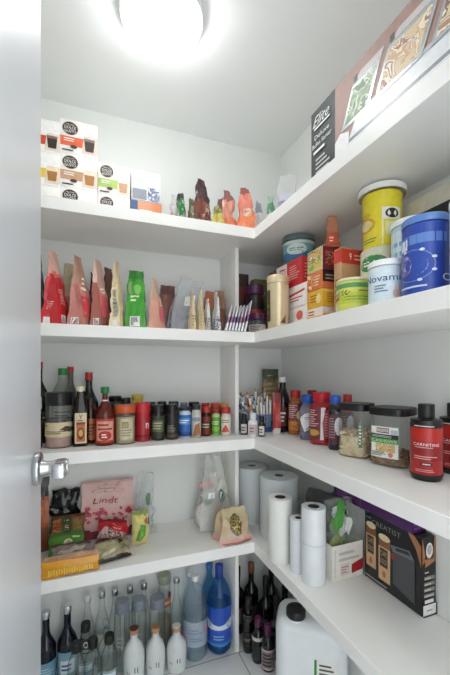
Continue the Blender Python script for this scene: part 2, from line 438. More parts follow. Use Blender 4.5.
# ceiling lamp
t = Thing('ceiling_lamp', 'round flush white glass ceiling lamp, lit', 'lamp'); b = MB()
lathe(b, [(0, CEIL - .0005), (.132, CEIL - .0005), (.134, CEIL - .004), (.134, CEIL - .038), (.128, CEIL - .042), (0, CEIL - .042)], M('#f4f4f4', .3), 48)
i = t.part('lamp_base', b)
em = bpy.data.materials.new('lit_opal_glass'); em.use_nodes = True; bs = em.node_tree.nodes['Principled BSDF']
bs.inputs['Base Color'].default_value = (.95, .95, .95, 1); bs.inputs['Emission Color'].default_value = (.985, 1, 1, 1); bs.inputs['Emission Strength'].default_value = LAMP
d = MB(); pr = [(.120, CEIL - .0422), (.123, CEIL - .048), (.123, CEIL - .062)]
for k in range(1, 9):
    a = k / 8 * PI / 2; pr.append((.123 * math.cos(a), CEIL - .062 - .036 * math.sin(a)))
lathe(d, pr, em, 48); t.part('glass_diffuser', d, None, 'glowing opal glass')
t.place(.222, 1.167, 0, settle=False)

# ================================================================== shelf 1 (top)
CAP_G = 'coffee capsule boxes on the top shelf'
def capsule_art(band, cup, coffee, foam, extra=()):
    dk = M('#2b2726', .5)
    e = [R(0, .22, .72, .5, M(band, .45)), P([(.56, .06), (1, .06), (1, .60), (.64, .60)], M('#e6d5c6', .45)), R(.0, .5, .6, .515, PALE)]
    e += [E(.27, .74, .21, .2, M('#b08a5a', .4)), E(.27, .74, .195, .185, dk), T('NESCAFE', .27, .85, .22, .035, PALE), T('DOLCE', .27, .765, .3, .085, PALE), T('GUSTO', .27, .655, .3, .085, PALE)]
    e += [P([(.66, .12), (.9, .12), (.94, .56), (.62, .56)], M(cup, .25)), P([(.67, .14), (.89, .14), (.92, .44), (.64, .44)], M(coffee, .35)), P([(.64, .44), (.92, .44), (.93, .52), (.63, .52)], M(foam, .4))]
    e += [LN(.1, .34, .45, .46, 2, PALE), E(.36, .2, .09, .05, M('#4a2e22', .5)), LN(.06, .05, .4, .13, 1, INK)] + list(extra)
    return e
CB = [ # px0,px1,top row of stack, list bottom->top (band, cup, coffee, foam, label)
 (24, 59.5, 118, [('#8fb6d6', '#dfe6ea', '#8b6a4b', '#efe4d2', 'white capsule box with blue band, bottom of stack nearest the door'),
                ('#e3c24a', '#efe2c2', '#a9733c', '#f0dcb0', 'yellow banded capsule box with latte cup, middle of stack nearest the door'),
                ('#c8472e', '#e6d8d2', '#3c2a24', '#8a6a58', 'red banded capsule box with black coffee cup, top of stack nearest the door')]),
 (60.5, 97.5, 121.5, [('#d8d2c6', '#e8e2d8', '#8b6a4b', '#efe4d2', 'plain white capsule box under the tan banded one, mostly hidden by shelf edge'),
                 ('#c69a76', '#efe0cc', '#b07a45', '#f2e2c8', 'tan banded coffee capsule box directly below the orange one'),
                 ('#e2683f', '#eadcd6', '#433430', '#8f7a74', 'orange banded coffee capsule box on top of the tan one')]),
 (98, 130.5, 163.5, [('#7f9fc9', '#e8e2d8', '#8b6a4b', '#efe4d2', 'capsule box with blue corner under the green banded box'),
                 ('#a6c45e', '#efe2d2', '#b98a5e', '#f0dcc6', 'green banded coffee capsule box at the end of the capsule boxes')])]
for p0, p1, pt, st in CB:
    x, y, w, hh = on_back(p0, p1, 1.607, pt, Z1); n = len(st); h1 = (hh - .002) / n
    if n == 2: h1 = min(h1, .135)
    for k, (bd, cu, co, fo, lb) in enumerate(st):
        carton('capsule_box', lb, 'box', x, 1.607 + .062, Z1 + k * (h1 + .0006), w * .945, .122, h1, M('#f1efec', .4), capsule_art(bd, cu, co, fo, [R(.78, .08, .98, .2, M('#3b5ea8', .5))] if 'blue corner' in lb else ()), [R(0, .22, 1, .5, M(bd, .45))], group=CAP_G)
x, y, w, hh = on_back(131.5, 161, 1.607, 171, Z1)
hl = hh - .142
carton('tea_box', 'flat orange and blue box under the white photo box', 'box', x, 1.66, Z1, w + .004, .12, hl, M('#d98a5c', .45),
       [R(0, 0, .22, 1, M('#3f5f8c', .5)), LN(.3, .3, .9, .8, 2, PALE)])
carton('biscuit_box', 'small white box with grey blue photo, right of capsule boxes', 'box', x, 1.665, Z1 + hl + .001, w - .004, .11, .139, M('#f2f2f2', .4),
       [R(.03, .08, .52, .42, M('#8b919b', .5)), R(.55, .05, .97, .5, PR('#5a6486', '#9aa0b4', '#dfe0e6', scale=60)), LN(.1, .6, .6, .75, 2, M('#b9bcc4')), R(0, .03, 1, .06, M('#9aa3b8'))], [R(.1, .1, .9, .5, M('#8b919b'))])

SB = 'snack bags on the top shelf'
def F_(c, r=.28): return M(c, r, bump=.25, scale=40)
snack = [ # px0, px1, Y, top, reg, seed, rz, label
 (171, 178, 1.585, 196, F_('#c9c6c4'), .03, 15, 'small silver snack bag beside the white photo box'),
 (176, 188, 1.51, 194, bands((.35, F_('#8a8078')), (.8, F_('#3f7a4a')), (1, F_('#2a2a2c'))), .04, -15, 'green and black snack bag with curled top'),
 (187, 196.5, 1.575, 199, bands((.5, F_('#8f7a5c')), (1, F_('#6a6a4a'))), .03, 20, 'small olive bronze snack bag left of tall dark one'),
 (196, 212, 1.50, 182, bands((.3, PR('#3a2420', '#7a4a3a', '#c0a090', scale=50)), (.6, F_('#7d4b42')), (1, F_('#4a3234'))), .05, 30, 'tall pointed dark brown snack bag'),
 (211, 224, 1.445, 207, bands((.6, F_('#c9bd62')), (1, F_('#8a8650'))), .03, 10, 'small yellow green snack bag left of the orange bags'),
 (216, 227, 1.61, 198, F_('#6b4a40'), .03, -20, 'brown snack bag behind the yellow green one'),
 (222, 237, 1.515, 192, bands((.35, F_('#d97a52')), (.75, F_('#d99a84')), (1, F_('#8a5a56'))), .045, 10, 'pale orange snack bag with brown top'),
 (236, 254, 1.45, 189, bands((.35, F_('#ea8a62')), (.85, F_('#e38a78')), (1, F_('#9a5a58'))), .06, -5, 'bright orange pointed snack bag nearest the shelf corner'),
 (256, 266, 1.51, 203, bands((.7, F_('#eceef0')), (1, F_('#9aa2aa'))), .035, 25, 'white snack bag at the shelf corner'),
 (266.5, 276, 1.43, 196, bands((.5, F_('#dfe6e0')), (.8, F_('#4f8a62')), (1, F_('#9db8a4'))), .035, -25, 'white and green snack bag in the corner'),
]
for k, (p0, p1, Y, pt, reg, D, rz, lb) in enumerate(snack):
    x, y, w, h = on_back(p0, p1, Y, pt, Z1)
    pouch('snack_bag', lb, 'bag', x, y, Z1, w * 1.0, h + .004, D, reg, rz=math.radians(rz), seed=k + 1, wr=.0085, prof=.6, waist=.5, pinch=.25, lean=(random.uniform(-.012, .012), .01), group=SB,
          arts=[('printed_panel', 'f', [R(.25, .3, .75, .48, M('#e0c0a8', .4)), LN(.3, .33, .7, .45, 3, M('#b88070'))])] if k in (3, 7, 8) else ())
FILM = G('#fbfdfd', .12, .12, '#f2f4f6', 1.45, .5, 1.)
x, y, w, h = on_back(276, 299, 1.38, 175, Z1)
b = MB(); fn = pouch_fn(.07, .085, .05, 61, wr=.003); pouch_mesh(b, fn, bands((.6, F_('#7d78b4')), (1, F_('#d9d4e4'))))
b.v = [(q[0], q[1], q[2] + .085) for q in b.v]; bx = MB(); blob(bx, (0, 0, .05), (.035, .02, .048), F_('#c9b0a0'), 3); blob(bx, (.02, .005, .08), (.02, .012, .03), F_('#b8685a'), 5)
b.add(bx.v, bx.f, [bx.mats[i] for i in bx.m])
pouch('plastic_bag', 'clear plastic bag holding purple packet on the top shelf', 'bag', x, y, Z1, w, h, .07, G('#fbfcfc', .22, .12, '#f2f4f6', 1.45, .5, 1.), rz=math.radians(-40), seed=31, wr=.009, waist=.25, inner=('packets', b))

# long appliance box
STEEL = M('#c9cccf', .3, .3)
elite = [R(0, 0, 1, 1, M('#a98a80', .45)), R(0, 0, .2, 1, M('#3f4345', .45)),
   R(.2, 0, 1, .07, M('#e9eaea', .4)), P([(.2, .07), (.3, .07), (.3, .3), (.24, .36), (.2, .3)], M('#f0f0ef', .4)), P([(.27, .07), (1, .07), (1, .36), (.34, .36)], M('#e6e8ea', .3)),
   P([(.3, .16), (.97, .16), (.97, .2), (.3, .2)], M('#8d9296', .3)), P([(.33, .36), (1, .36), (1, .4), (.34, .42)], M('#b9bdc1', .3))]
for (a0, a1, pm) in [(.25, .47, PR('#7f9674', '#9cb08c', '#cfd8c6', '#6a8064', scale=30)), (.46, .735, PR('#dcc6a4', '#cda884', '#efe2cc', '#a87a6a', '#efe8da', scale=22)), (.725, .97, PR('#dccaa8', '#85695c', '#efe6d2', '#b48a70', scale=22))]:
    elite += [P([(a0, .36), (a1 - .045, .36), (a1 + .03, .78), (a0 + .075, .78)], M('#b2b6b8', .25, .3)), P([(a0 + .022, .40), (a1 - .06, .40), (a1 + .005, .74), (a0 + .08, .74)], pm),
              P([(a0 + .075, .78), (a1 + .03, .78), (a1 + .045, .85), (a0 + .13, .86)], M('#cfc6c4', .3)), R(a0 + .085, .79, a0 + .11, .87, M('#5a5554', .4))]
elite += [T('Elite', .1, .83, .13, .13, WHITE, .2), R(.035, .72, .165, .745, WHITE), T('Deluxe', .1, .61, .12, .06, WHITE), T('Buffet Server', .1, .51, .16, .06, WHITE), LN(.03, .38, .17, .46, 1, WHITE),
          LN(.05, .1, .17, .33, 4, M('#c9cccc')), R(.12, 0, .2, .045, M('#b9c0c4'))]
carton('appliance_box', 'long appliance box printed with a steel food warmer on the top shelf', 'box', .705 + .14, .713, Z1, .28, .626, .245, M('#a98a80', .45), None, elite,
       top=[R(0, 0, 1, 1, M('#b09a92')), R(0, .49, 1, .51, M('#8f7a72'))])

# ================================================================== shelf 2
PG = 'stand-up pouches in a row on the second shelf'
RED, PINK, TANP = F_('#c8262e'), F_('#d98a86'), F_('#c79a86')
def zipart(c1, c2): return [LN(.2, .28, .8, .5, 6, M(c1, .4)), BAR(.2, .04, .5, .14)]
# px0 px1 Y top W rz reg arts label kw
rows2 = [
 (34, 46, 1.60, 254, .10, 75, bands((1, F_('#3c4452'))), (), 'dark navy pouch behind the red one, half hidden by door', .0),
 (42, 69, 1.49, 253, .14, 71, bands((.62, RED), (.7, F_('#d96a62')), (1, F_('#e3b3a4')), side=(F_('#cc333c'), F_('#e0a698'), .66)), [('side_print', 'f', zipart('#e0a8a0', '#c8262e')), ('label', 'l', [LN(.2, .2, .85, .32, 4, M('#e0b0a8')), R(.15, .02, .5, .1, PALE)])], 'bright red gusseted pouch with pale pointed top', .06),
 (62, 80, 1.645, 264, .10, 12, bands((.5, F_('#a88a6a')), (1, F_('#b8a98a'))), (), 'khaki pouch standing behind the red and pink pouches', .0),
 (68, 93, 1.49, 257, .14, 62, bands((.3, F_('#c98a7a')), (.55, F_('#d98f7e')), (1, F_('#b98a76')), side=(F_('#c9857c'), F_('#c49a86'), .6)), [('side_print', 'f', [R(.0, .12, 1, .42, M('#d9525a', .4)), LN(.2, .5, .8, .7, 3, PALE)]), ('label', 'l', [BAR(.2, .03, .7, .12)])], 'tan pink pouch, just right of the red pouch', .1),
 (88, 96, 1.645, 272, .05, 70, F_('#5a3a34'), (), 'dark brown pouch behind the two pink pouches', .0),
 (91, 110, 1.485, 260, .14, 58, bands((.25, F_('#8f5a50')), (.5, F_('#d97a72')), (1, F_('#c9a090')), side=(F_('#b06a60'), F_('#e0c0b0'), .62)), [('side_print', 'f', [R(.05, .15, .95, .45, M('#d4606a', .4)), LN(.2, .5, .8, .6, 2, PALE)]), ('label', 'l', [BAR(.25, .03, .75, .12)])], 'rose and brown pouch left of the slim cream one', .12),
 (102, 114, 1.65, 268, .07, 40, F_('#6f4a40'), (), 'brown pouch behind the slim cream pouch', .0),
 (109, 126, 1.475, 261, .12, 73, bands((.55, F_('#e2cfa6')), (1, F_('#d8bf96')), side=(F_('#e6d6b0'), F_('#d9c29a'), .6)), [('label', 'l', [R(.22, .15, .78, .55, M('#a8a28a', .4)), LN(.3, .2, .7, .5, 5, M('#6a6a58')), R(.28, .02, .75, .1, PALE)])], 'slim cream pouch with long narrow top', .03),
 (124, 148, 1.475, 271, .0, -12, bands((.2, F_('#4f9a3c')), (.85, F_('#3f9a30')), (1, F_('#2f7a2a'))), [('front_print', 'f', [LN(.2, .45, .75, .6, 2, M('#cfe8b0')), E(.6, .68, .2, .08, M('#7cc05a')), R(.12, .6, .3, .8, M('#8a9a6a', .4)), BAR(.25, .03, .7, .2)])], 'bright green pouch with white barcode', .02),
 (147, 167, 1.475, 279, .13, 60, bands((.2, F_('#d8a08c')), (.5, F_('#d87a7c')), (1, F_('#d0a892')), side=(F_('#d49a86'), F_('#c9a78c'), .6)), [('side_print', 'f', [R(.05, .15, .95, .4, M('#e06a78', .4)), LN(.2, .45, .7, .6, 3, PALE)])], 'peach pouch with rose band, right of the green pouch', .1),
 (157, 178, 1.655, 286, .0, 8, bands((.8, F_('#8a5a50')), (1, F_('#6a4a44'))), (), 'brown pouch behind the peach one and clear bag', .0),
]
for k, (p0, p1, Y, pt, W, rz, reg, arts, lb, ln) in enumerate(rows2):
    x, y, w, h = on_back(p0, p1, Y, pt, Z2); r = math.radians(rz)
    if rz > 45: D = w * .62; Wd = W * .8
    else: D = .05; Wd = w
    if rz in (62, 58, 60): r = math.radians(67); Wd = .10
    if rz == -12: Wd = w * .82
    pouch('food_pouch', lb, 'pouch', x, y, Z2, Wd, h, D, reg, arts, rz=r, seed=k + 20, wr=.006, prof=.78, pinch=.3, waist=.3 if rz < 45 else .5, lean=(0, ln * .1), group=PG)
# clear zip bag with a white label
x, y, w, h = on_back(165, 200, 1.575, 279, Z2)
b = MB()
for k in range(7): blob(b, (random.uniform(-.04, .03), random.uniform(-.008, .008), .02 + k * .014), (.03, .016, .014), M('#b9c0cc' if k % 2 else '#8f9ab0', .5), k)
pouch('zip_bag', 'clear zip bag with grey contents and square white label', 'bag', x, y, Z2, w * .88, h, .05, G('#f4f6f8', .3, .12, '#eceff2', 1.45, .4, 1.), [('label', 'f', [R(.42, .5, .78, .68, WHITE), LN(.46, .53, .74, .65, 2, M('#7a7a80'))])], rz=math.radians(8), seed=41, wr=.007, lean=(.05, 0), waist=.25, inner=('packets', b), group=None)
more2 = [
 (187, 197, 1.46, 291, 82, bands((1, F_('#e3d3ae')), side=F_('#d8c49a')), 'cream pouch next to the clear zip bag'),
 (194, 207, 1.46, 290, 76, bands((.5, F_('#dccda8')), (1, F_('#efe6d0')), side=F_('#c9b68c')), 'cream pouch second from the clear zip bag'),
 (202, 212, 1.455, 299, 84, bands((.4, F_('#b9b4b4')), (1, F_('#d9d4d2'))), 'small silver pouch with red top beside the cream pouches'),
 (210.5, 222, 1.455, 293, 78, bands((.3, PR('#8a8a8e', '#d6d6d8', '#6a6a70', scale=60)), (1, F_('#d4d4d6'))), 'pointed silver pouch near the divider'),
]
for k, (p0, p1, Y, pt, rz, reg, lb) in enumerate(more2):
    x, y, w, h = on_back(p0, p1, Y, pt, Z2)
    pouch('food_pouch', lb, 'pouch', x, y, Z2, .062, h, w * .48, reg, [('label', 'l', [LN(.2, .1, .8, .4, 4, M('#8a7a6a')), R(.2, .86, .8, .93, M('#b8483a'))])] if k != 1 else [('label', 'l', [LN(.25, .1, .8, .5, 5, M('#a89a7a'))])], rz=math.radians(87), seed=k + 50, wr=.004, waist=.4, group=PG)
for k, (p0, p1, Y, pt, reg, lb) in enumerate([
 (203, 219, 1.62, 292, bands((.6, F_('#7a8a50')), (1, F_('#b06a48'))), 'olive and rust pouch behind the silver pouches'),
 (213, 226, 1.66, 291, bands((.6, F_('#8a5a44')), (1, F_('#9a7458'))), 'brown pouch against the divider panel')]):
    x, y, w, h = on_back(p0, p1, Y, pt, Z2)
    pouch('food_pouch', lb, 'pouch', x, y, Z2, w, h, .04, reg, rz=0, seed=k + 60, wr=.006, waist=.3, group=PG)
# fanned foil sachets
fs = [('#dcdce0', '#8a6aa8'), ('#c9c9d0', '#b05a8a'), ('#e3e3e6', '#7a5a98'), ('#bfc0c8', '#6a4a88'), ('#d6d2da', '#a85a78'), ('#cfcfd8', '#7d6aa0'), ('#d9d5e0', '#9a4a8a')]
for k, (c, s) in enumerate(fs):
    x, y, w, h = on_back(222.3 + k * 3.05, 228.3 + k * 3.05, 1.432, 309 if k < 6 else 305, Z2)
    pouch('foil_sachet', 'slim silver and purple foil sachet leaning in the fanned row', 'sachet', x, y, Z2, .075, h * 1.12, .006, bands((.3, F_('#efefF2')), (.55, F_(s)), (1, F_(c))), rz=math.radians(75), tilt=RX(13), seed=k + 70, wr=.0003, group='fanned foil sachets by the divider')

# ---- right arm of shelf 2
PURP = M('#5a2350', .35)
x, y, w, h = on_right(247, 267.5, .722, 314.5, Z2)
bottle('spice_jar', 'low glass jar with purple lid at the shelf corner', 'jar', x, y, Z2, w / 2, h, w * .44, h * .5, .012, G('#d8dce0', .12), (PURP, .026, w / 2 + .001, .02), [(.008, .04, 1.8, [R(0, 0, 1, 1, M('#cfc9c4')), LN(.1, .1, .9, .9, 3, INK)])], (M('#5c4a44', .6), .035), capname='lid')
x, y, w, h = on_right(246, 264, .76, 286, Z2)
bottle('shaker_bottle', 'dark shaker bottle with purple lid beside the divider', 'bottle', x, y, Z2, w / 2, h, w * .42, h * .75, .04, M('#3a2a2e', .3), (M('#5c2a58', .35), .045, w / 2 * .98, .03), [(.03, .16, 2.6, [R(0, 0, 1, 1, M('#2a2428')), R(0, .45, 1, .75, M('#a8402e')), LN(.1, .1, .7, .4, 3, M('#c9a898'))])], capname='lid')
GOLD = M('#d9c9a4', .3, .35, var=.03)
x, y, w, h = on_right(267, 289, .72, 277, Z2)
t = Thing('tumbler', 'champagne gold metal travel tumbler', 'tumbler'); r = w / 2
i = t.part('tumbler_body', lathe(MB(), [(0, 0), (r * .9, 0), (r * .93, .004), (r * .98, h * .5), (r, h - .036), (0, h - .036)], GOLD, 32))
t.part('lid', lathe(MB(), [(r * .93, h - .0355), (r * .93, h - .031), (r * 1.01, h - .030), (r * 1.01, h - .004), (r * .95, h), (0, h)], M('#dccba6', .32, .3), 32))
t.part('dark_decal', art(MB(), [R(0, 0, 1, 1, M('#4a3c2c', .4)), E(.5, .5, .3, .06, M('#7a8a50')), E(.4, .7, .2, .05, M('#5a7a48')), E(.55, .28, .25, .06, M('#8a6a40'))], on_round(r * .985, .03, h - .06, .8, c=-1.15, r1=r)), i)
t.part('printed_mark', art(MB(), [P([(.1, .0), (.9, .0), (.9, .5), (.5, .3)], M('#8a6a4a', .4)), E(.55, .1, .25, .08, M('#5a4436'))], on_round(r * .95, .02, .09, .7, c=.5, r1=r * .975)), i)
t.place(x, y, Z2 + .0006, facing(x, y))
# olive and brown packets in the corner
carton('tea_carton', 'olive green carton behind the gold tumbler in the corner', 'box', .835, 1.695, Z2, .075, .05, .31, M('#7d7a4a', .5), [R(.1, .5, .9, .9, PR('#8a9a50', '#5a6a3a', '#c9b070', scale=50)), LN(.1, .1, .9, .4, 4, M('#cfc7a0'))], [R(.1, .3, .9, .8, M('#94623a')), LN(.2, .35, .8, .7, 3, PALE)])
carton('tea_carton', 'brown carton left of the olive carton in the corner', 'box', .735, 1.70, Z2, .065, .05, .33, M('#4f3a34', .5), [R(0, .6, 1, .8, M('#7a3a34')), R(.1, .2, .9, .5, M('#8a7a4a'))], [R(.1, .3, .9, .6, M('#6a5a40'))])
carton('biscuit_carton', 'tall brown carton standing under the clear blue tub', 'box', .865, 1.495, Z2, .12, .05, .30, M('#8a5a3c', .5), [R(.1, .1, .9, .9, M('#a86a44'))], [R(.1, .55, .9, .9, PR('#a87a4c', '#6a3a2a', '#c9a070', scale=50)), LN(.1, .1, .9, .4, 4, PALE)])
# stack with red script boxes
S1 = 'stacked cartons by the gold tumbler'
z = Z2
for k, (hh, c, ar, d, lb) in enumerate([
  (.085, '#efe8e4', [R(0, 0, 1, .22, M('#c8302c')), R(.04, .25, .96, .95, M('#f3efec')), LN(.1, .35, .55, .8, 3, M('#c23a3a')), E(.8, .6, .1, .22, M('#d86a5a'))], .24, 'lowest white and red carton right of the gold tumbler'),
  (.088, '#efe6e2', [R(.04, .05, .96, .95, M('#f5f2ef')), LN(.5, .25, .95, .5, 2, M('#c23a3a')), P([(.35, .5), (.95, .65), (.95, .75), (.35, .6)], M('#cf4a44')), LN(.05, .2, .4, .8, 3, M('#d9a9a2'))], .24, 'plain white carton with red flourish, middle of its stack'),
  (.108, '#c42d31', [R(0, 0, .45, 1, M('#e9dcd8')), R(.05, .15, .4, .85, PR('#d9b0a8', '#f0e8e4', '#b04a44', scale=60)), LN(.55, .25, .95, .8, 6, M('#dca09a'))], .2, 'red and white carton on top of the white ones')]):
    carton('food_carton', lb, 'box', .775 + .075, 1.16 + d / 2 + (0 if d == .24 else .035), z, .15, d, hh, M(c, .42), [LN(.1, .2, .9, .8, 5, M('#d9a09a'))] if k != 1 else [LN(.1, .2, .9, .8, 3, M('#c23a3a'))], ar, group=S1)
    z += hh + .001
t = Thing('plastic_tub', 'clear lidded tub with blue green label on top of the red carton', 'tub')
tr, thh = .068, Z1 - TH - .006 - z
i = t.part('tub_body', lathe(MB(), [(0, 0), (tr * .9, 0), (tr * .93, .004), (tr, thh - .018), (0, thh - .018)], G('#dfe8ea', .3, .1, '#9fb4b8'), 36))
t.part('label', art(MB(), [R(0, 0, 1, 1, M('#7fb0b4', .4)), R(0, 0, 1, .4, M('#3f6f9c', .4)), E(.45, .55, .2, .3, M('#cfe0dc')), LN(.3, .45, .6, .65, 2, M('#2f6a5a')), R(0, .85, 1, 1, M('#c9d8d2')), E(.9, .5, .1, .4, M('#4f8a50'))], on_round(tr * .95, .012, thh - .026, 3.4, r1=tr * .992)), i)
t.part('lid', lathe(MB(), [(tr * 1.02, thh - .0175), (tr * 1.04, thh - .016), (tr * 1.04, thh - .003), (tr * .98, thh), (0, thh)], M('#5f7674', .35), 36))
t.place(.845, 1.325, z + .0006, facing(.81, 1.33))
# colourful cartons
S2 = 'bright cartons stacked beside the kraft box'
z = Z2
FRUIT = PR('#7fae4a', '#e6d27a', '#d9793a', '#efe9cf', '#a8412e', scale=55)
for hh, c, lf, fr, lb in [
  (.061, '#f0e2d4', [R(0, 0, 1, .5, M('#e59a4a')), LN(.1, .55, .7, .9, 2, M('#b05a3a'))], [R(0, 0, 1, .6, M('#e8b48a'))], 'white and orange carton at the bottom of the bright stack'),
  (.064, '#e8b53c', [LN(.2, .3, .8, .8, 3, M('#b5652a')), E(.75, .5, .15, .3, M('#f2d98a'))], [LN(.15, .2, .9, .8, 4, M('#c98a28')), R(.05, .85, .95, .92, M('#f0d890'))], 'mustard yellow carton under the orange one'),
  (.067, '#dc7b46', [R(.0, .1, .45, .9, PR('#e6a060', '#c85a34', '#f0d0a0', scale=50)), LN(.5, .2, .9, .8, 4, M('#f0d8b8'))], [R(.0, .35, 1, 1, M('#2a1a1c')), E(.75, .2, .22, .2, M('#8a2a30')), LN(.1, .45, .6, .8, 2, M('#b89a8a'))], 'orange carton with black side panel'),
  (.083, '#e6dfc0', [R(.03, .3, .97, .97, FRUIT), R(.05, .05, .95, .3, M('#d8c46a')), LN(.15, .4, .6, .6, 2, M('#5a8a3a')), E(.3, .2, .2, .1, M('#8ab04a'))], [R(0, 0, 1, 1, M('#7a2430')), R(.1, .2, .9, .8, PR('#8a2a38', '#c87a5a', '#3a1a20', scale=60))], 'fruit printed carton on top of the orange one')]:
    carton('food_carton', lb, 'box', .775 + .06, 1.06 + .0475, z, .12, .095, hh, M(c, .42), fr, lf, group=S2)
    z += hh + .001
pouch('snack_pouch', 'translucent orange pouch standing on top of the fruit carton', 'pouch', .832, 1.078, z, .052, .118, .03, bands((.5, G('#e8a07a', .55, .15, '#e08a5a')), (1, G('#efb89a', .5, .15, '#eaa988'))), [('label', 'f', [R(.1, .1, .9, .4, M('#d8503c', .4)), LN(.2, .15, .8, .35, 2, PALE)])], rz=math.radians(-25), seed=81, waist=.5, wr=.004)
carton('cereal_box', 'kraft brown box with red band above the yellow green tin', 'box', .852, .9925, Z2, .13, .04, .245, M('#c39a72', .55),
   [R(0, .78, 1, .98, M('#cf4034')), T('9', .28, .88, .07, .1, PALE), LN(.4, .83, .8, .93, 2, M('#f0c8b8')), E(.62, .5, .3, .1, M('#c8642e')), E(.62, .5, .27, .085, M('#d9b48c')), T('EXA', .62, .5, .36, .09, M('#c8562a')), LN(.2, .3, .8, .38, 2, M('#8a5a3a'))], [R(0, .8, 1, .98, M('#cf4034')), LN(.2, .3, .8, .6, 4, M('#8a5a3a'))])
YG = [R(0, 0, 1, 1, M('#d6d862', .4)), R(0, .78, 1, .95, M('#5f9a58')), R(0, 0, .3, .75, M('#e9ead2')), R(.3, .2, 1, .6, M('#c4d046')), T('milk', .33, .6, .3, .18, M('#2f4a34'), .3), LN(.4, .3, .8, .5, 2, M('#8aa040')), P([(.05, .1), (.35, .4), (.32, .5), (.02, .2)], M('#b85a4a')), LN(.55, .62, .85, .7, 1, M('#5a7a3a'))]
x, y, w, h = on_right(337, 369.5, .738, 281, Z2)
tin('food_tin', 'yellow green tin at shelf edge below the kraft box', 'tin', x, y, Z2, w / 2, h, M('#cdd08a', .4), (M('#e9e6b8', .4), .008, w / 2 * 1.01), [(.008, h - .012, 5.6, YG)])
# tall yellow tub on a can
cx_, cy_ = .866, .877; r = .066
tin('food_can', 'cream can with green oval logo under the yellow tub', 'can', cx_, cy_, Z2, r * .97, .207, M('#d9d6bd', .4), None,
   [(.01, .2, 5.8, [R(0, 0, 1, 1, M('#dcd8bf', .4)), E(.42, .78, .13, .13, M('#3f8a48')), LN(.34, .74, .5, .84, 2, WHITE), E(.62, .85, .06, .08, M('#c9a48a')), R(.72, .55, .85, .75, M('#4a7a88')), LN(.3, .3, .7, .5, 3, M('#8a8a70'))])])
tin('food_tub', 'tall yellow food tub with wide white lid, topmost of its stack', 'tub', cx_, cy_, Z2 + .2085, r * .9, Z1 - TH - .008 - Z2 - .2085, M('#e8d82f', .4), (M('#efefea', .35), .02, r * 1.09), 
   [(.004, .118, 5.8, [R(0, 0, 1, 1, M('#ecd936', .4)), R(.5, 0, .515, 1, M('#f6ee9a')), T('COCO', .28, .86, .22, .1, M('#c8642a')), E(.34, .6, .1, .2, M('#e0a83a')), E(.34, .6, .07, .14, M('#ead9a0')), R(.53, .25, .75, .6, M('#dfe2b0')), LN(.3, .1, .48, .25, 2, M('#8a9a3a')), R(.50, .66, .68, .98, M('#efeede')), E(.59, .82, .062, .13, BLACK), R(.56, .83, .62, .85, WHITE), R(.56, .78, .62, .8, WHITE)])], taper=.93)
x, y, w, h = on_right(369, 406, .731, 263.5, Z2)
tin('food_tin', 'white tin with pale blue label in front of the stacked tub', 'tin', x, y, Z2, w / 2 * .97, h, M('#dbe7ea', .4), (M('#f3f5f4', .35), .016, w / 2 * 1.0),
   [(.006, h - .02, 5.8, [R(0, 0, 1, 1, M('#d9e8ec', .4)), R(.63, 0, .8, .95, M('#6f97b8')), LN(.65, .1, .78, .85, 6, M('#a8c4d6')), T('Novamil', .45, .68, .38, .2, M('#2f4f86')), LN(.38, .25, .52, .5, 3, M('#6a8aa0')), E(.58, .2, .035, .15, M('#d9b9a8')), E(.58, .37, .025, .06, M('#e6cfc0'))])])
tin('food_tin', 'tall pale tin with white lid, behind the blue tin', 'tin', .842, .742, Z2, .054, .243, M('#b9cdd6', .4), (M('#eef0ee', .35), .018, .0555), [(.01, .21, 5.6, [R(0, 0, 1, 1, M('#cfe0e6')), LN(.3, .5, .6, .9, 3, M('#7fa8c4')), R(.3, .1, .6, .4, M('#9ac0a8'))])])
x, y, w, h = on_right(404, 447.5, .745, 221, Z2)
BL = M('#2f4fa8', .35)
tin('formula_tin', 'large royal blue tin with blue lid and white markings', 'tin', x, y, Z2, w / 2 * .985, h, BL, (M('#5f86c4', .3), .018, w / 2 * 1.01),
   [(.008, h - .022, 5.9, [R(0, 0, 1, 1, M('#2c4aa4', .35)), R(.28, .72, .66, .86, M('#5f86c9')), R(.27, .66, .36, .82, M('#dfe6f2')), E(.4, .4, .17, .24, M('#6a8ad0')), E(.4, .4, .16, .225, M('#2c4aa4')), E(.33, .42, .07, .16, PR('#8a5a7a', '#3a5ab0', '#b0a0c0', scale=80)), LN(.25, .06, .6, .12, 1, M('#cdd8ee')),
       E(.66, .2, .045, .055, WHITE), E(.66, .2, .032, .04, M('#2c4aa4'))] + [E(.4 + .17 * math.cos(a), .4 + .24 * math.sin(a), .018, .022, M('#dfe6f2')) for a in (-1.2, -.4, .4, 1.1, 1.9)])])
tin('formula_tin', 'white and blue tin at the near end of the second shelf', 'tin', .752, .497, Z2, .054, .185, M('#e6ebf2', .4), (M('#eef1f4', .35), .016, .0555), [(.008, .16, 5.9, [R(0, 0, 1, 1, M('#dfe7f2')), R(0, .0, 1, .3, M('#6a8ac8')), E(.2, .5, .06, .12, M('#d86a8a')), LN(.3, .5, .7, .8, 3, M('#4a6ab8'))])])
carton('storage_box', 'tall black box with beige top band against the right wall', 'box', .962, .72, Z2, .055, .25, .355, M('#1f1f20', .5), None, [R(0, .86, 1, 1, M('#c9c3b4')), R(0, .3, 1, .4, M('#303034'))])

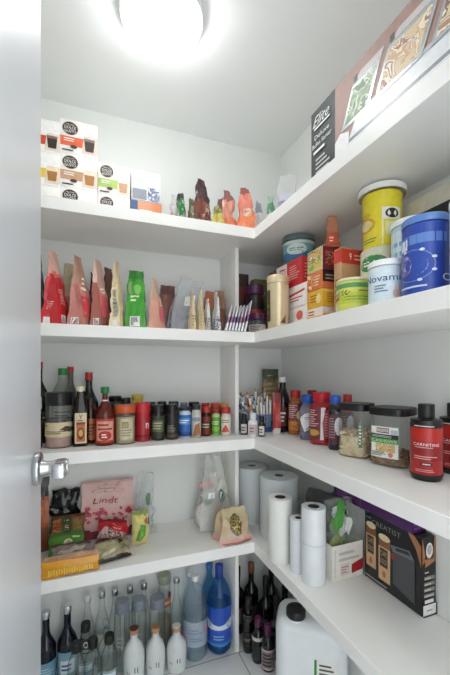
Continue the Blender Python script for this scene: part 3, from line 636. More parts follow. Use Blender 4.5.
# ================================================================== shelf 3
SAUCE = 'sauce bottles on the third shelf'
REDC, GRN = M('#a8221f', .35), M('#1f7a3c', .35)
x, y, w, h = on_back(33, 52, 1.63, 362, Z3)
bottle('oil_bottle', 'dark green oil bottle with red cap, half hidden by the door', 'bottle', x - .014, y, Z3, w / 2, h, .014, h * .55, .07, G('#5a7040', .55, .05, '#2c3a1c'), (REDC, .03, .0155), [(.04, .13, 2.6, [R(0, 0, 1, 1, M('#3a4230')), LN(.2, .2, .8, .8, 4, M('#c9bf8a'))])], group=SAUCE)
x, y, w, h = on_shelf(34, 47, 449, 397, Z3)
bottle('sauce_bottle', 'dark brown jar with white lid beside the door handle', 'bottle', x - .018, y, Z3, w / 2, h, w * .4, h * .6, .03, M('#2a1c18', .15), (M('#e9e9e6', .4), .045, w * .45, .02), group=SAUCE)
x, y, w, h = on_back(53.5, 72.5, 1.63, 368.5, Z3)
bottle('syrup_bottle', 'clear bottle with green cap and dark sauce behind the salt jar', 'bottle', x, y, Z3, w / 2, h, .018, h * .66, .045, G('#e0e4de', .1), (GRN, .028, .0195), [(.06, .15, 2.4, [R(0, 0, 1, 1, M('#d8d2c0')), LN(.1, .2, .9, .8, 4, M('#5a5a4a'))])], (M('#17100d', .25), h * .66), group=SAUCE)
x, y, w, h = on_back(65, 76, 1.704, 367, Z3)
bottle('vinegar_bottle', 'slim bottle with red cap standing behind the green capped one', 'bottle', x, y, Z3, w / 2, h, .012, h * .6, .06, G('#c9cdc4', .3, .05, '#6a6a5a'), (REDC, .025, .0135), group=SAUCE)
# salt jar
x, y, w, h = on_shelf(46.5, 71.5, 449, 392, Z3); r = w / 2
t = Thing('salt_jar', 'large jar of pink salt with cream label and tall black lid', 'jar')
i = t.part('jar_body', lathe(MB(), [(0, 0), (r * .95, 0), (r, .005), (r, h * .74), (r * .96, h * .76), (0, h * .76)], G('#e4e8e4', .1), 36))
t.part('salt', lathe(MB(), [(0, .004), (r * .94, .004), (r * .95, h * .2), (0, h * .2)], PR('#d99a90', '#e8bcb0', '#c87a70', '#f0d6cc', scale=220), 28))
t.part('peppercorns', lathe(MB(), [(0, h * .2 + .001), (r * .94, h * .2 + .001), (r * .94, h * .52), (0, h * .52)], M('#201a16', .6, var=.4, scale=200), 28))
t.part('label', art(MB(), [R(0, 0, 1, 1, M('#d8c6a0', .5)), P([(.5, .5), (.62, .75), (.8, .6), (.9, .45), (.7, .3)], M('#4a4030')), LN(.25, .2, .7, .45, 2, M('#4a4030')), LN(.1, .7, .4, .85, 1, M('#6a5a40'))], on_round(r + .0004, h * .2, h * .46, 4.2)), i)
t.part('lid', lathe(MB(), [(r * .99, h * .765), (r * 1.0, h * .77), (r * 1.0, h * .985), (r * .95, h), (0, h)], M('#131313', .35), 40, ridge=.012))
t.place(x, y, Z3 + .0006, facing(x, y))
x, y, w, h = on_back(80, 98, 1.645, 372.5, Z3)
bottle('wine_bottle', 'dark green glass bottle with red cap, behind the cream capped bottle', 'bottle', x, y, Z3, w / 2, h, .0135, h * .5, .06, G('#4a5a3c', .6, .05, '#1d2818'), (REDC, .034, .0155), group=SAUCE)
x, y, w, h = on_back(84, 97, 1.555, 398, Z3)
bottle('cordial_bottle', 'amber brown bottle with orange label peeking behind the cream capped bottle', 'bottle', x, y, Z3, w / 2, h, .016, h * .72, .02, G('#a87850', .4, .05, '#5a3420'), (M('#2a2422'), .02, .018), [(.015, .1, 2.6, [R(0, 0, 1, 1, M('#c8703a')), LN(.1, .2, .9, .8, 4, M('#7a3a24'))])], group=SAUCE)
x, y, w, h = on_shelf(72.5, 89, 447, 386.5, Z3)
bottle('soy_bottle', 'square shouldered sauce bottle with cream cap and round neck medallion', 'bottle', x, y, Z3, w / 2 * .92, h, .0145, h * .56, .02, G('#8a7a60', .35, .05, '#2e2218'), (M('#e6dbb8', .45), .021, .0165), [(.012, h * .56, 1.25, [R(0, 0, 1, 1, M('#d9c7a0')), R(.12, .06, .88, .62, M('#c4642f')), R(.12, .62, .88, .7, M('#8a3020')), E(.5, .32, .3, .2, M('#4a3a24')), E(.5, .34, .2, .12, M('#d89a4a')), T('Y', .5, .87, .35, .14, M('#3a3020')), LN(.15, .72, .85, .79, 1, M('#5a4030'))]), ],
       (M('#1c120c', .3), h * .52), n=5, group=SAUCE)
md = SC.objects[-1]
x2, y2 = x, y
x, y, w, h = on_shelf(95, 115, 446.5, 387, Z3); r = w / 2
bottle('hot_sauce_bottle', 'hot sauce bottle with green cap, white neck and red label', 'bottle', x, y, Z3, r * .96, h, .0105, h * .5, .045, G('#b0402c', .55, .05, '#7a2a1a'), (GRN, .025, .0165), [(.012, h * .46, 2.2, [R(0, 0, 1, 1, M('#b8402f')), R(.1, .1, .9, .9, M('#d8a090')), LN(.15, .5, .85, .85, 2, M('#a02a20')), E(.5, .3, .3, .2, M('#b03020')), LN(.35, .2, .65, .4, 2, PALE)])],
       (M('#8a2c1a', .3), h * .5), ring=(M('#eceae4', .4), h * .60, h * .77), group=SAUCE)
x, y, w, h = on_shelf(114.5, 135.5, 445, 405, Z3); r = w / 2
t = Thing('spread_jar', 'jar of pale sauce with orange lid', 'jar')
i = t.part('jar_body', lathe(MB(), [(0, 0), (r * .9, 0), (r * .94, .004), (r * .94, h * .72), (r * .84, h * .79), (0, h * .79)], G('#e8e6dc', .1), 32))
t.part('sauce', lathe(MB(), [(0, .004), (r * .88, .004), (r * .89, h * .7), (0, h * .7)], PR('#cfc0a0', '#c2b48e', '#d9cdb0', '#b0a27c', scale=120), 28))
t.part('label', art(MB(), [R(0, 0, 1, 1, M('#c9bfa0', .4)), LN(.1, .15, .9, .9, 6, M('#8a8468')), R(.1, .6, .6, .8, M('#a89a6a'))], on_round(r * .945, h * .12, h * .66, 1.3, c=.2)), i)
t.part('lid', lathe(MB(), [(r * .97, h * .8), (r * .985, h * .81), (r * .985, h * .975), (r * .94, h), (0, h)], M('#c8582c', .4), 40, ridge=.01))
t.place(x, y, Z3 + .0006, facing(x, y))
x, y, w, h = on_shelf(135, 150, 442, 402.5, Z3); r = w / 2
tin('baking_powder_can', 'red can with small white letter beside the orange lidded jar', 'can', x, y, Z3, r, h, M('#b32530', .35), (M('#c22a35', .35), h * .25, r * 1.0), [(.008, h * .7, 5.5, [R(0, 0, 1, 1, M('#a9202c', .35)), T('n', .62, .55, .08, .22, PALE), R(.3, .1, .7, .2, M('#7a141e'))])])
# spice jars, front row
SP = 'spice jars on the third shelf'
BK = M('#161616', .35)
spices = [
 (151, 165, 441, 405, G('#4a4a44', .6, .05, '#24221c'), (BK, .026), [R(0, 0, 1, 1, M('#2d3226')), R(.25, .3, .75, .8, M('#5a6446')), LN(.3, .4, .7, .75, 3, M('#b0b088'))], '#3a3428', 'dark spice grinder with green label, first of the spice jars', .5),
 (165.3, 178.3, 440, 404.5, M('#26221f', .3), (BK, .03), [R(0, 0, 1, 1, M('#201d1b')), LN(.3, .25, .7, .6, 5, M('#8a847c')), R(.2, .02, .8, .16, M('#5a4a3a'))], None, 'black spice grinder with tiny white lettering left of the blue one', .5),
 (178.6, 191, 438.5, 407, M('#cfd6e0', .3), (M('#1c2a44', .35), .015), [R(0, 0, 1, 1, M('#2f6ab4')), R(.1, .55, .9, .85, M('#5a94cf')), LN(.2, .6, .8, .8, 2, WHITE), R(0, .0, 1, .18, M('#1f4a8a'))], None, 'bright blue labelled spice jar', .5),
 (191.4, 201, 438, 405, M('#c4beb6', .35), (M('#2a2a2c', .35), .02), [R(0, 0, 1, 1, M('#c9c4bf')), P([(.3, 0), (.8, 0), (.7, .6), (.45, .5)], M('#a86a3a')), E(.5, .75, .3, .1, M('#8a94a4'))], None, 'silver grey spice jar with brown patch beside the blue one', .5),
 (201.3, 211, 436.5, 407, G('#6a4a3a', .6, .05, '#3a2018'), (M('#b8281f', .35), .024), [R(0, 0, 1, 1, M('#7a2a20')), R(.15, .3, .85, .7, M('#3a2a22')), LN(.2, .35, .8, .65, 2, M('#d8c0a0'))], None, 'dark spice jar with tall red cap', .45),
 (211.3, 220.3, 436, 410, M('#b9c48a', .35), (M('#8a2a1c', .35), .014), [R(0, 0, 1, 1, M('#5fa036')), LN(.2, .55, .8, .8, 2, M('#e6f0c0')), E(.5, .3, .3, .15, M('#8ac04a'))], None, 'lime green spice jar near the divider', .45),
 (220.8, 231, 436, 407.5, M('#d8cfc4', .35), (M('#b02a22', .35), .026), [R(0, 0, 1, 1, M('#e2d8cc')), P([(.2, .1), (.7, .1), (.5, .6)], M('#c84a3a')), LN(.2, .65, .8, .9, 2, M('#7a8a4a'))], None, 'cream spice jar with red cap, last before the divider', .45)]
for p0, p1, pb, pt, gm, cp, lab, fill, lb, nk in spices:
    x, y, w, h = on_shelf(p0, p1, pb, pt, Z3); r = w / 2 * .97
    bottle('spice_jar', lb, 'jar', x, y, Z3, r, h, r * .86, h - cp[1] - .012, cp[1] + .004, gm, (cp[0], cp[1], r * .95, .02), [(.008, h - cp[1] - .018, 3.6, lab)], (M(fill), h * .6) if fill else None, group=SP)
back_sp = [
 (108, 122, 1.60, 396, '#3a3632', BK, 'dark jar with grey black lid behind the orange lidded jar'),
 (121, 131, 1.66, 398, '#4a4438', M('#3a3a3c'), 'grey lidded jar behind the orange lidded jar'),
 (131, 144, 1.60, 394.5, '#cbb45a', M('#d8bf52', .4), 'jar with yellow cap behind the red can'),
 (145, 156, 1.57, 402, '#2a2624', BK, 'black lidded jar right behind the red can'),
 (157, 167, 1.60, 401.5, '#33302a', BK, 'black lidded jar behind the first spice grinder'),
 (168, 179, 1.575, 401.5, '#3c342c', M('#232325', .3), 'black lidded jar behind the black grinder'),
 (180, 188, 1.60, 402.5, '#40464a', M('#7a8088', .3), 'jar with grey lid behind the blue spice jar'),
 (188, 200, 1.56, 402, '#3a3a34', BK, 'black lidded jar behind the silver grey spice jar'),
 (201, 210, 1.59, 403, '#8a3024', M('#b42a20', .35), 'red capped jar behind the dark red capped jar'),
 (210, 220, 1.56, 403, '#a04028', M('#c2402a', .35), 'orange red capped jar behind the lime green jar'),
 (219, 228.5, 1.565, 403.5, '#9a6a3a', M('#cf8a3c', .35), 'jar with orange cap behind the cream spice jar')]
for p0, p1, Y, pt, c, cm, lb in back_sp:
    x, y, w, h = on_back(p0, p1, min(Y + .06, 1.703), pt, Z3); r = w / 2 * .93
    bottle('spice_jar', lb, 'jar', x, y, Z3, r, h, r * .86, h - .034, .026, M(c, .3), (cm, .022, r * .95, .02), [(.02, h * .6, 3., [R(0, 0, 1, 1, M('#8a8474')), LN(.2, .2, .8, .8, 3, INK)])], group=SP)
# ---- corner
DROP = 'dropper sized bottles by the divider'
for p0, p1, pb, pt, c, cc, lb, lab in [
 (240.3, 247.8, 435, 414, '#1c1a1a', '#121212', 'tiny dark bottle against the divider, left of the white one', '#d0d0cc'),
 (248, 258, 437, 413, '#e6e6e4', '#dcdcda', 'small white bottle between two dark ones', '#b8b4b4'),
 (258.2, 265.2, 437, 416, '#221a18', '#121212', 'tiny dark bottle right of the white one', '#d8d4cc')]:
    x, y, w, h = on_shelf(p0, p1, pb, pt, Z3)
    bottle('small_bottle', lb, 'bottle', x, y, Z3, w / 2, h, w * .27, h * .6, .012, M(c, .25), (M(cc, .35), h * .26, w * .32, .03), [(h * .08, h * .52, 1.6, [R(0, 0, 1, 1, M(lab)), LN(.1, .2, .9, .8, 2, M('#a04a4a') if c == '#e6e6e4' else INK)])], group=DROP)
t = Thing('plastic_tub', 'blue clear rectangular tub filled with sachets in the corner', 'tub')
bw, bd, bh = .155, .12, .085; b = MB(); tub = G('#d9e6f4', .22, .1, '#a9c0de')
for lo, hi in [((-bw / 2, -bd / 2, 0), (bw / 2, bd / 2, .004)), ((-bw / 2, -bd / 2, .004), (bw / 2, -bd / 2 + .003, bh)), ((-bw / 2, bd / 2 - .003, .004), (bw / 2, bd / 2, bh)), ((-bw / 2, -bd / 2 + .003, .004), (-bw / 2 + .003, bd / 2 - .003, bh)), ((bw / 2 - .003, -bd / 2 + .003, .004), (bw / 2, bd / 2 - .003, bh))]:
    box(b, lo, hi, tub, 0)
i = t.part('tub_body', b); b = MB(); fr = G('#8fb0e0', .6, .15, '#4f76b8')
box(b, (-bw / 2 - .001, -bd / 2 - .0015, .001), (bw / 2 + .001, -bd / 2 - .0003, .024), fr, 0); t.part('blue_base_band', b, i)
TX, TY, TR = .765, 1.585, math.radians(-6); t.place(TX, TY, Z3 + .0006, TR)
cols = [('#ece9e3', '#4f74a8'), ('#efeeea', '#c24a3a'), ('#e6dfd0', '#8a6a4a'), ('#eeece8', '#5f8a5a'), ('#f1f0ec', '#d0894a'), ('#dfe3e6', '#3f4f7a')]
rd = random.Random(12); ca, sa = math.cos(TR), math.sin(TR)
for j in range(3):
    for q in range(9):
        c, s = cols[(j * 3 + q * 2) % 6]; lx = -bw / 2 + .021 + q * .0144; ly = -bd / 2 + .024 + j * .036
        hh = .135 + .045 * rd.random() + .012 * j
        pouch('seasoning_sachet', 'paper seasoning sachet standing upright in the blue corner tub', 'sachet', TX + lx * ca - ly * sa, TY + lx * sa + ly * ca, Z3 + .0045, .030, hh, .0072,
              bands((.6, M(c, .4)), (.72 + .1 * rd.random(), M(c if q > 3 else s, .4)), (.93, M(c, .4)), (1, M(s, .4))), rz=math.radians(66 + rd.uniform(-5, 5)), kind='block', seed=j * 11 + q, wr=.0006, lean=(rd.uniform(-.003, .003), (6 - q) * .005 if q < 6 else rd.uniform(-.003, .003)), group='seasoning sachets in the corner tub')
x, y = .885, 1.66
pouch('snack_pack', 'olive brown pack with dark header leaning in the corner', 'pouch', x, y, Z3, .085, top_z(369, zc_(x, y)) - Z3, .03, bands((.8, M('#8a744a', .4)), (.86, M('#5a4a30', .4)), (1, M('#2f3a20', .4))), [('label', 'f', [R(.1, .82, .9, .95, M('#3a4a26')), LN(.25, .86, .75, .91, 1, M('#c9b060')), LN(.1, .55, .9, .78, 3, M('#b09a6a'))])], rz=math.radians(-15), seed=91, wr=.003, waist=0)
x, y = .875, 1.515; zc = zc_(x, y)
bottle('syrup_bottle', 'dark brown bottle with white cap behind the dressing bottles', 'bottle', x, y, Z3, .033, top_z(377, zc) - Z3, .015, .15, .04, M('#1d1512', .18), (M('#e4e2dc', .4), .026, .0165), [(.03, .12, 2.2, [R(0, 0, 1, 1, M('#5a2a20')), LN(.1, .2, .9, .8, 3, PALE)])])
x, y = .822, 1.478
pouch('sauce_sachet', 'red and white pouch between corner tub and dressing bottles', 'pouch', x, y, Z3, .036, top_z(393, zc_(x, y)) - Z3, .03, bands((.12, F_('#e6dcd8')), (.8, F_('#c23a32')), (1, F_('#8a2a26'))), rz=math.radians(-30), seed=95, wr=.004)
# dressing bottles
DR = 'dressing bottles on the third shelf'
CRED, CBLU = M('#b3202a', .35), M('#2f5fc0', .35)
dress = [
 (288.5, 302.5, 435, 390.5, G('#d8a060', .7, .1, '#c07830'), CRED, [R(0, 0, 1, 1, M('#8a3a4a', .4)), R(.0, .0, 1, .35, PR('#d98a3a', '#b0502a', '#e8b050', scale=80)), LN(.1, .45, .6, .95, 7, M('#d8b8a8')), E(.75, .55, .2, .18, M('#e9d8a0'))], 'amber dressing bottle with red cap beside the corner pouch'),
 (299.5, 316.5, 440.5, 395, G('#dfe0ea', .5, .1, '#a8a4b8'), CBLU, [P([(.35, .12), (.9, .4), (.95, .75), (.7, .88), (.35, .78), (.12, .6)], M('#eef0f2', .4)), P([(.4, .22), (.45, .2), (.85, .5), (.8, .55)], M('#8aa0a8')), LN(.35, .58, .8, .68, 2, M('#9aa8ae')), R(.0, .0, 1, .1, M('#7a7090'))], 'dressing bottle with blue cap and white heart shaped label'),
 (309.5, 334, 445.5, 392.5, G('#e05a4a', .75, .1, '#b8262c'), M('#c81e28', .3), [R(0, 0, .45, 1, M('#7a2430', .4)), LN(.04, .4, .42, .95, 8, M('#d8b0b0')), E(.25, .22, .18, .1, M('#c89a4a')), P([(.45, .0), (.56, 0), (.5, .6), (.62, 1), (.48, 1)], M('#f0e4e4')), R(.58, .05, .97, .92, M('#c03038')), LN(.6, .1, .95, .85, 9, M('#d89a9c'))], 'big red dressing bottle in front')]
for p0, p1, pb, pt, gm, cm, lab, lb in dress:
    x, y, w, h = on_shelf(p0, p1, pb, pt, Z3); r = w / 2 * .96
    bottle('dressing_bottle', lb, 'bottle', x, y, Z3, r, h, r * .64, h * .7, .03, gm, (cm, .036, r * .74, .03), [(.02, h * .72, 2.6, lab)], (gm, h * .68) if gm is not None else None, n=3.2, group=DR)
for X, p0, p1, pt, gm, cm, lb in [(.94, 306, 318, 390.5, M('#6a2a30', .3), M('#8a1e28', .35), 'dressing bottle with dark red cap behind the blue capped one'),
                          (.86, 328.5, 342, 395.5, G('#4a4a6a', .7, .1, '#2a2438'), CBLU, 'dark dressing bottle with blue cap left of the nut jars'),
                          (.94, 342, 353, 394.5, M('#a83a34', .3), CRED, 'red capped dressing bottle behind the first nut jar')]:
    x, y, w, h = on_right(p0, p1, X, pt, Z3); r = w / 2 * .98
    bottle('dressing_bottle', lb, 'bottle', x, y, Z3, r, h, r * .56, h * .7, .03, gm, (cm, .03, r * .78, .03), [(.02, h * .66, 2.4, [R(0, 0, 1, 1, M('#5a2a3a')), E(.7, .6, .25, .3, M('#e4e0e6')), LN(.1, .2, .6, .9, 8, M('#a98088'))])], n=3.2, group=DR)
# nut jars
def nut_jar(lb, p0, p1, pb, pt, fill, nutc, lab, rzo, seed):
    x, y, w, h = on_shelf(p0, p1, pb, pt, Z3); r = w / 2 * .85; n = 3.6
    t = Thing('nut_jar', lb, 'jar', 'square nut jars on the third shelf'); lh = .024
    g = G('#fafcfb', .05, .05, '#e8ecec', 1.45, 0., .7)
    i = t.part('jar_body', lathe(MB(), [(0, 0), (r * .93, 0), (r * .97, .004), (r, .012), (r, h * .62), (r * .985, h * .66), (r * .97, h * .76), (r * .93, h - lh - .004), (r * .93, h - lh)], g, 48, n))
    rd = random.Random(seed); b = MB()
    lathe(b, [(0, .004), (r * .86, .004), (r * .9, .01), (r * .9, h * fill * .8), (r * .5, h * fill * .88), (0, h * fill * .9)], M(nutc[0], .6, var=.2, scale=90), 40, n)
    for k in range(190):
        th = rd.uniform(0, 2 * PI); q = r * .90 * rad(th, n); zz = rd.uniform(.008, h * fill)
        if k > 120: q *= rd.uniform(.1, .9); zz = h * fill * rd.uniform(.86, 1)
        blob(b, (q * math.cos(th), q * math.sin(th), zz), (.0085, .0048, .0045), M(rd.choice(nutc), .55), k, 7, 4, .2, Matrix.Rotation(rd.uniform(0, 6), 3, (rd.random(), rd.random(), rd.random())))
    t.part('nuts', b, None, None, 'stuff')
    t.part('label', art(MB(), lab, lambda u, v, o: on_round(r + .0003, h * .15, h * .68, 1.28, n, c=0)(u, v, o)), i)
    t.part('lid', lathe(MB(), [(r * .98, h - lh), (r * 1.03, h - lh + .001), (r * 1.03, h - .003), (r * .98, h), (0, h)], BLACK, 48, 3.5, ridge=.008))
    t.place(x, y, Z3 + .0006, facing(x, y) + rzo)
nut_jar('square nut jar with pale nuts and black lid, beside the dressing bottles', 339, 374, 459.5, 403, .48, ['#dcc8a4', '#e8d8ba', '#cdb188'], [R(.92, .1, 1.05, 1, M('#5a7a5a', .4)), LN(.93, .2, 1.04, .9, 6, PALE)], -.42, 3)
nut_jar('square nut jar with white, black and green label, beside dark red bottles', 370.5, 415, 469.5, 407, .22, ['#8a6a48', '#a07c58', '#6f5238'],
  [R(0, 0, 1, 1, M('#eeeee8', .4)), R(.22, .8, .7, .96, M('#2a1a1c')), R(.24, .83, .68, .93, M('#d9d0cc')), T('KIRKLAND', .46, .88, .38, .07, M('#7a2024')), R(.76, .74, .98, .92, M('#b8c4cc')), R(0, .62, 1, .76, M('#1f2420')), LN(.05, .65, .95, .73, 2, M('#c9ccc4')), R(0, .47, 1, .62, M('#4f9a48')), T('CASHEWS', .5, .545, .9, .1, M('#cfe6b8')),
   R(.2, .2, .9, .45, PR('#c9a868', '#e0c890', '#a8844a', '#eeeee8', scale=90)), LN(.05, .05, .6, .2, 3, M('#5a6a4a')), E(.75, .12, .08, .08, M('#d88a5a'))], -.42, 8)
# black supplement bottles
for p0, p1, pb, pt, lb in [(411.5, 441, 483, 404, 'black bottle with glossy red label beside the labelled nut jar'), (438, 467, 477, 403.5, 'black bottle with red label cut by the photo edge')]:
    x, y, w, h = on_shelf(p0, p1, pb, pt, Z3); r = w / 2 * .97
    if 'cut' in lb: x += .012; y -= .0
    RL = M('#a8201f', .3)
    bottle('supplement_bottle', lb, 'bottle', x, y, Z3, r, h, r * .5, h * .79, .03, M('#141212', .3), (M('#121212', .4), .038, r * .52, .03),
      [(h * .07, h * .745, 4.4, [R(0, 0, 1, 1, RL), R(0, .93, 1, 1, M('#1a1414')), LN(.32, .945, .68, .985, 1, M('#d8cccc')), R(0, .67, 1, .92, M('#b8281f', .3)), R(0, .3, 1, .55, M('#8f1b1c', .3)), T('CARNITINE', .5, .61, .37, .055, M('#f0e4e4')), LN(.34, .54, .64, .57, 1, M('#e0b0b0')), LN(.33, .32, .66, .4, 2, M('#d8a0a0')), R(.42, .2, .58, .27, M('#5a1416')), R(.45, .225, .55, .245, M('#e8d0d0')), LN(.35, .08, .65, .14, 2, M('#d89a98')), R(0, 0, 1, .03, M('#1a1414'))])],
      group='black supplement bottles')

# ================================================================== shelf 4, back bay
def lying_block(name, label, cat, x, y, z, w, d, h, reg, arts=(), rz=0, seed=0, tilt=None, wr=.004, group=None):
    fn = pouch_fn(w, d, h, seed=seed, kind='block', pinch=.1, wr=wr)   # built standing, laid on its back
    t = Thing(name, label, cat, group); i = t.part('pack_body', pouch_mesh(MB(), fn, reg, 16, 12, 4))
    for pn, side, els in arts:
        g = (lambda u, v, o: fn('f', u, v) + Vector((0, -o - .0008, 0))) if side == 'f' else None
        t.part(pn, art(MB(), els, g), i)
    return t.place(x, y, z + .0006, rz, tilt or RX(-90))
DP = 'dry food packs on the lowest shelf'
lying_block('lentil_pack', 'orange yellow pack of lentils lying at the shelf front', 'pack', 1.402 * math.tan(ang(71)), 1.402, Z4, .192, .062, .054, lambda s, u, v: M('#d9982a', .25, bump=.3, scale=40) if v < .14 or s in 'lr' else M('#d8ab84', .3, bump=.3, scale=60),
   [('clear_panel', 'f', [R(.1, .25, .9, .9, PR('#d9a88a', '#e3bca0', '#c8926a', scale=160, rough=.25))])], seed=3)
# front face of that pack carries its own yellow print
b = MB()
for k in range(18): box(b, (-.075 + k * .0085, 0, .012 + .002 * (k % 3)), (-.075 + k * .0085 + .005, .001, .034 - .003 * (k % 2)), M('#f0c84a', .3), 0)
o = SC.objects['lentil_pack']; me = bpy.data.meshes.new('yellow_print'); me.from_pydata([(q[0], q[1] - .0022, q[2]) for q in b.v], [], b.f); me.materials.append(b.mats[0])
q_ = bpy.data.objects.new('yellow_print', me); COL.objects.link(q_); q_.parent = o
def leaning(name, label, cat, x, y, z, W, L, D, reg, arts, rz, deg, seed, kind='pillow', inner=None, group=None, wr=.004):
    return pouch(name, label, cat, x, y, z, W, L, D, reg, arts, rz=math.radians(rz), tilt=RX(-deg), seed=seed, kind=kind, wr=wr, inner=inner, group=group)
leaning('noodle_pack', 'clear crinkled pack of grey noodles between orange and green packs', 'pack', 1.482 * math.tan(ang(69.5)), 1.482, Z4, .15, .085, .024, bands((.12, F_('#6a5c4c')), (.85, M('#8c8078', .25, var=.25, scale=50, bump=.4)), (1, F_('#4a3c30'))), [('window', 'f', [P([(.15, .5), (.6, .75), (.9, .8), (.8, .6), (.4, .45)], M('#c2b8a8', .2)), LN(.2, .3, .8, .4, 2, M('#b0a48f'))])], -4, 50, 5)
leaning('pasta_pack', 'green and brown pasta pack with cream dot, leaning back', 'pack', 1.537 * math.tan(ang(65)), 1.537, Z4, .134, .186, .034, bands((.1, F_('#2f3f22')), (.45, F_('#4f8a2e')), (.62, F_('#4a6a30')), (.92, F_('#7a4a30')), (1, F_('#5a3a28'))),
   [('front_print', 'f', [R(.35, .5, .6, .9, M('#3a4a2a', .3)), LN(.4, .55, .55, .85, 5, M('#cfc49a')), R(.05, .55, .3, .85, PR('#a8643a', '#7a3a24', '#c8905a', scale=60)), R(.65, .55, .95, .85, PR('#8a4a2a', '#6a7a3a', '#a86a40', scale=60)), E(.55, .3, .12, .08, M('#e2d9b8', .3)), E(.55, .3, .06, .04, M('#b0a070')), LN(.66, .38, .9, .46, 1, M('#c9e0a0')), P([(.05, .2), (.4, .3), (.5, .2), (.2, .12)], M('#6fae3c', .3))])], -3, 50, 6)
x, y, w, h = on_back(51, 79, 1.713, 489, Z4)
pouch('black_bag', 'shiny black plastic bag bundle behind the pasta pack', 'bag', x, y, Z4, w * .92, h, .032, F_('#141517', .2), seed=8, kind='pillow', wr=.009, group=DP)
x, y, w, h = on_back(28, 58, 1.655, 478, Z4)
pouch('crisps_bag', 'brown and black crisps bag at the back beside the door', 'bag', x - .035, y, Z4, w * .9, h, .05, bands((.3, F_('#7a4a2c')), (.72, F_('#a8562a')), (1, F_('#1f2220'))), [('front_print', 'f', [P([(.2, .3), (.7, .35), (.8, .6), (.3, .66)], M('#c87a3a', .3))])], rz=math.radians(10), seed=9, wr=.006, waist=0)
x, y, w, h = on_back(33, 47, 1.56, 517, Z4)
pouch('flour_bag', 'small off white paper bag at the shelf end near the door', 'bag', x - .028, y, Z4, w * .8, h, .05, M('#d2c4ae', .6), rz=math.radians(6), seed=10, wr=.004)
# pink chocolate bag
x, y, w, h = on_back(82, 134, 1.692, 481, Z4)
fl = []
rd = random.Random(4); RDK = M('#b03040', .4)
for k in range(46):
    u, v = rd.uniform(.06, .94), rd.uniform(.30, .55); s = rd.uniform(.012, .034)
    if v > .48 and rd.random() < .5: continue
    fl.append(E(u, v, s, s * .8, M(rd.choice(['#b03040', '#c84a58', '#a02838']), .4)))
    for a in range(5): fl.append(E(u + s * 1.2 * math.cos(a * 1.257), v + s * math.sin(a * 1.257), s * .5, s * .4, RDK))
sw = []
for (cx0, cv, rx, rv) in [(.5, .90, .2, .035), (.42, .84, .22, .035), (.62, .83, .2, .035)]:
    for a in range(16):
        a0 = a * PI / 8; a1 = a0 + PI / 8
        pt = lambda q, kk: (cx0 + rx * kk * math.cos(q), cv + rv * kk * math.sin(q))
        sw.append(P([pt(a0, .93), pt(a0, 1), pt(a1, 1), pt(a1, .93)], M('#8a5048', .4)))
pouch('chocolate_bag', 'upright pink chocolate bag with red flower print and script lettering', 'bag', x, y, Z4, w * .95, h, .04, bands((.16, F_('#8a3a44')), (.94, M('#d9b3ac', .4)), (1, M('#c99a92', .4))), [('front_print', 'f', [R(.0, .17, 1, .54, M('#dbaaa6', .4))] + fl + sw + [T('Lindt', .46, .67, .46, .10, M('#a03a3c'), .35)])], rz=math.radians(-2), tilt=RX(-2), seed=12, wr=.0025, pinch=.2, prof=.35, kind='stand')
x, y, w, h = on_back(124, 147, 1.668, 474, Z4)
b = MB(); blob(b, (-.01, 0, .05), (.03, .014, .045), M('#5a7a4a', .5), 4); blob(b, (.012, 0, .15), (.012, .01, .03), M('#4f8a4a', .5), 7)
pouch('plastic_bag', 'empty looking crinkled clear bag right of the pink chocolate bag', 'bag', x + .046, y, Z4, w * .75, h, .05, FILM, rz=math.radians(5), seed=13, wr=.012, waist=.1, prof=.5, inner=('packets', b))
pouch('sweets_pack', 'red and dark brown sweets pack below the pink bag', 'pack', *(on_back(90, 129, 1.548, 522, Z4)[:2]), Z4, .125, .125, .034, bands((.35, F_('#4a2024')), (.6, PR('#c9a8a0', '#6a2a2c', '#e6d2cc', '#8a3a3a', scale=45, rough=.25)), (.88, F_('#c0202a')), (1, F_('#8a1a22'))),
   [('front_print', 'f', [R(.5, .55, .98, .85, M('#cf2430', .25)), E(.25, .6, .14, .12, M('#d8c0b8', .3)), LN(.55, .6, .9, .78, 2, M('#e89a9a'))])], rz=math.radians(-14), tilt=RX(-46), seed=14, kind='pillow', wr=.007)
pouch('chip_pack', 'olive clear pack with dark edge lying at the shelf front', 'pack', *(on_back(97, 135, 1.452, 549, Z4)[:2]), Z4, .135, .085, .035, bands((.1, F_('#1f1d18')), (.85, M('#a49a78', .25, var=.3, scale=45, bump=.4)), (1, F_('#8a8a6a'))), [('front_print', 'f', [E(.7, .7, .12, .12, M('#26321f', .3)), P([(.1, .2), (.5, .3), (.55, .45), (.15, .4)], M('#cfc8ac', .2)), P([(.6, .3), (.9, .4), (.85, .55)], M('#6f7a4a', .3))])], rz=math.radians(12), tilt=RX(-58), seed=15, kind='pillow', wr=.006)
x, y, w, h = on_back(127, 145, 1.553, 511, Z4)
pouch('cabbage_pack', 'plump yellow pack with green leaf print, right of the red sweets', 'pack', x + .016, y, Z4, w * .9, h, .05, bands((.2, F_('#d8c48a')), (.9, F_('#dcd08a')), (1, F_('#8a9a5a'))), [('front_print', 'f', [P([(.2, .2), (.5, .15), (.75, .3), (.7, .6), (.4, .65), (.25, .45)], M('#5f9a34', .3)), P([(.35, .25), (.6, .3), (.55, .55), (.4, .5)], M('#8ac04f', .3)), P([(.7, .7), (.9, .6), (.92, .85)], M('#c8503a', .3)), R(.2, .72, .65, .86, M('#e8d86a', .3))])], rz=math.radians(8), seed=16, kind='pillow', wr=.005)
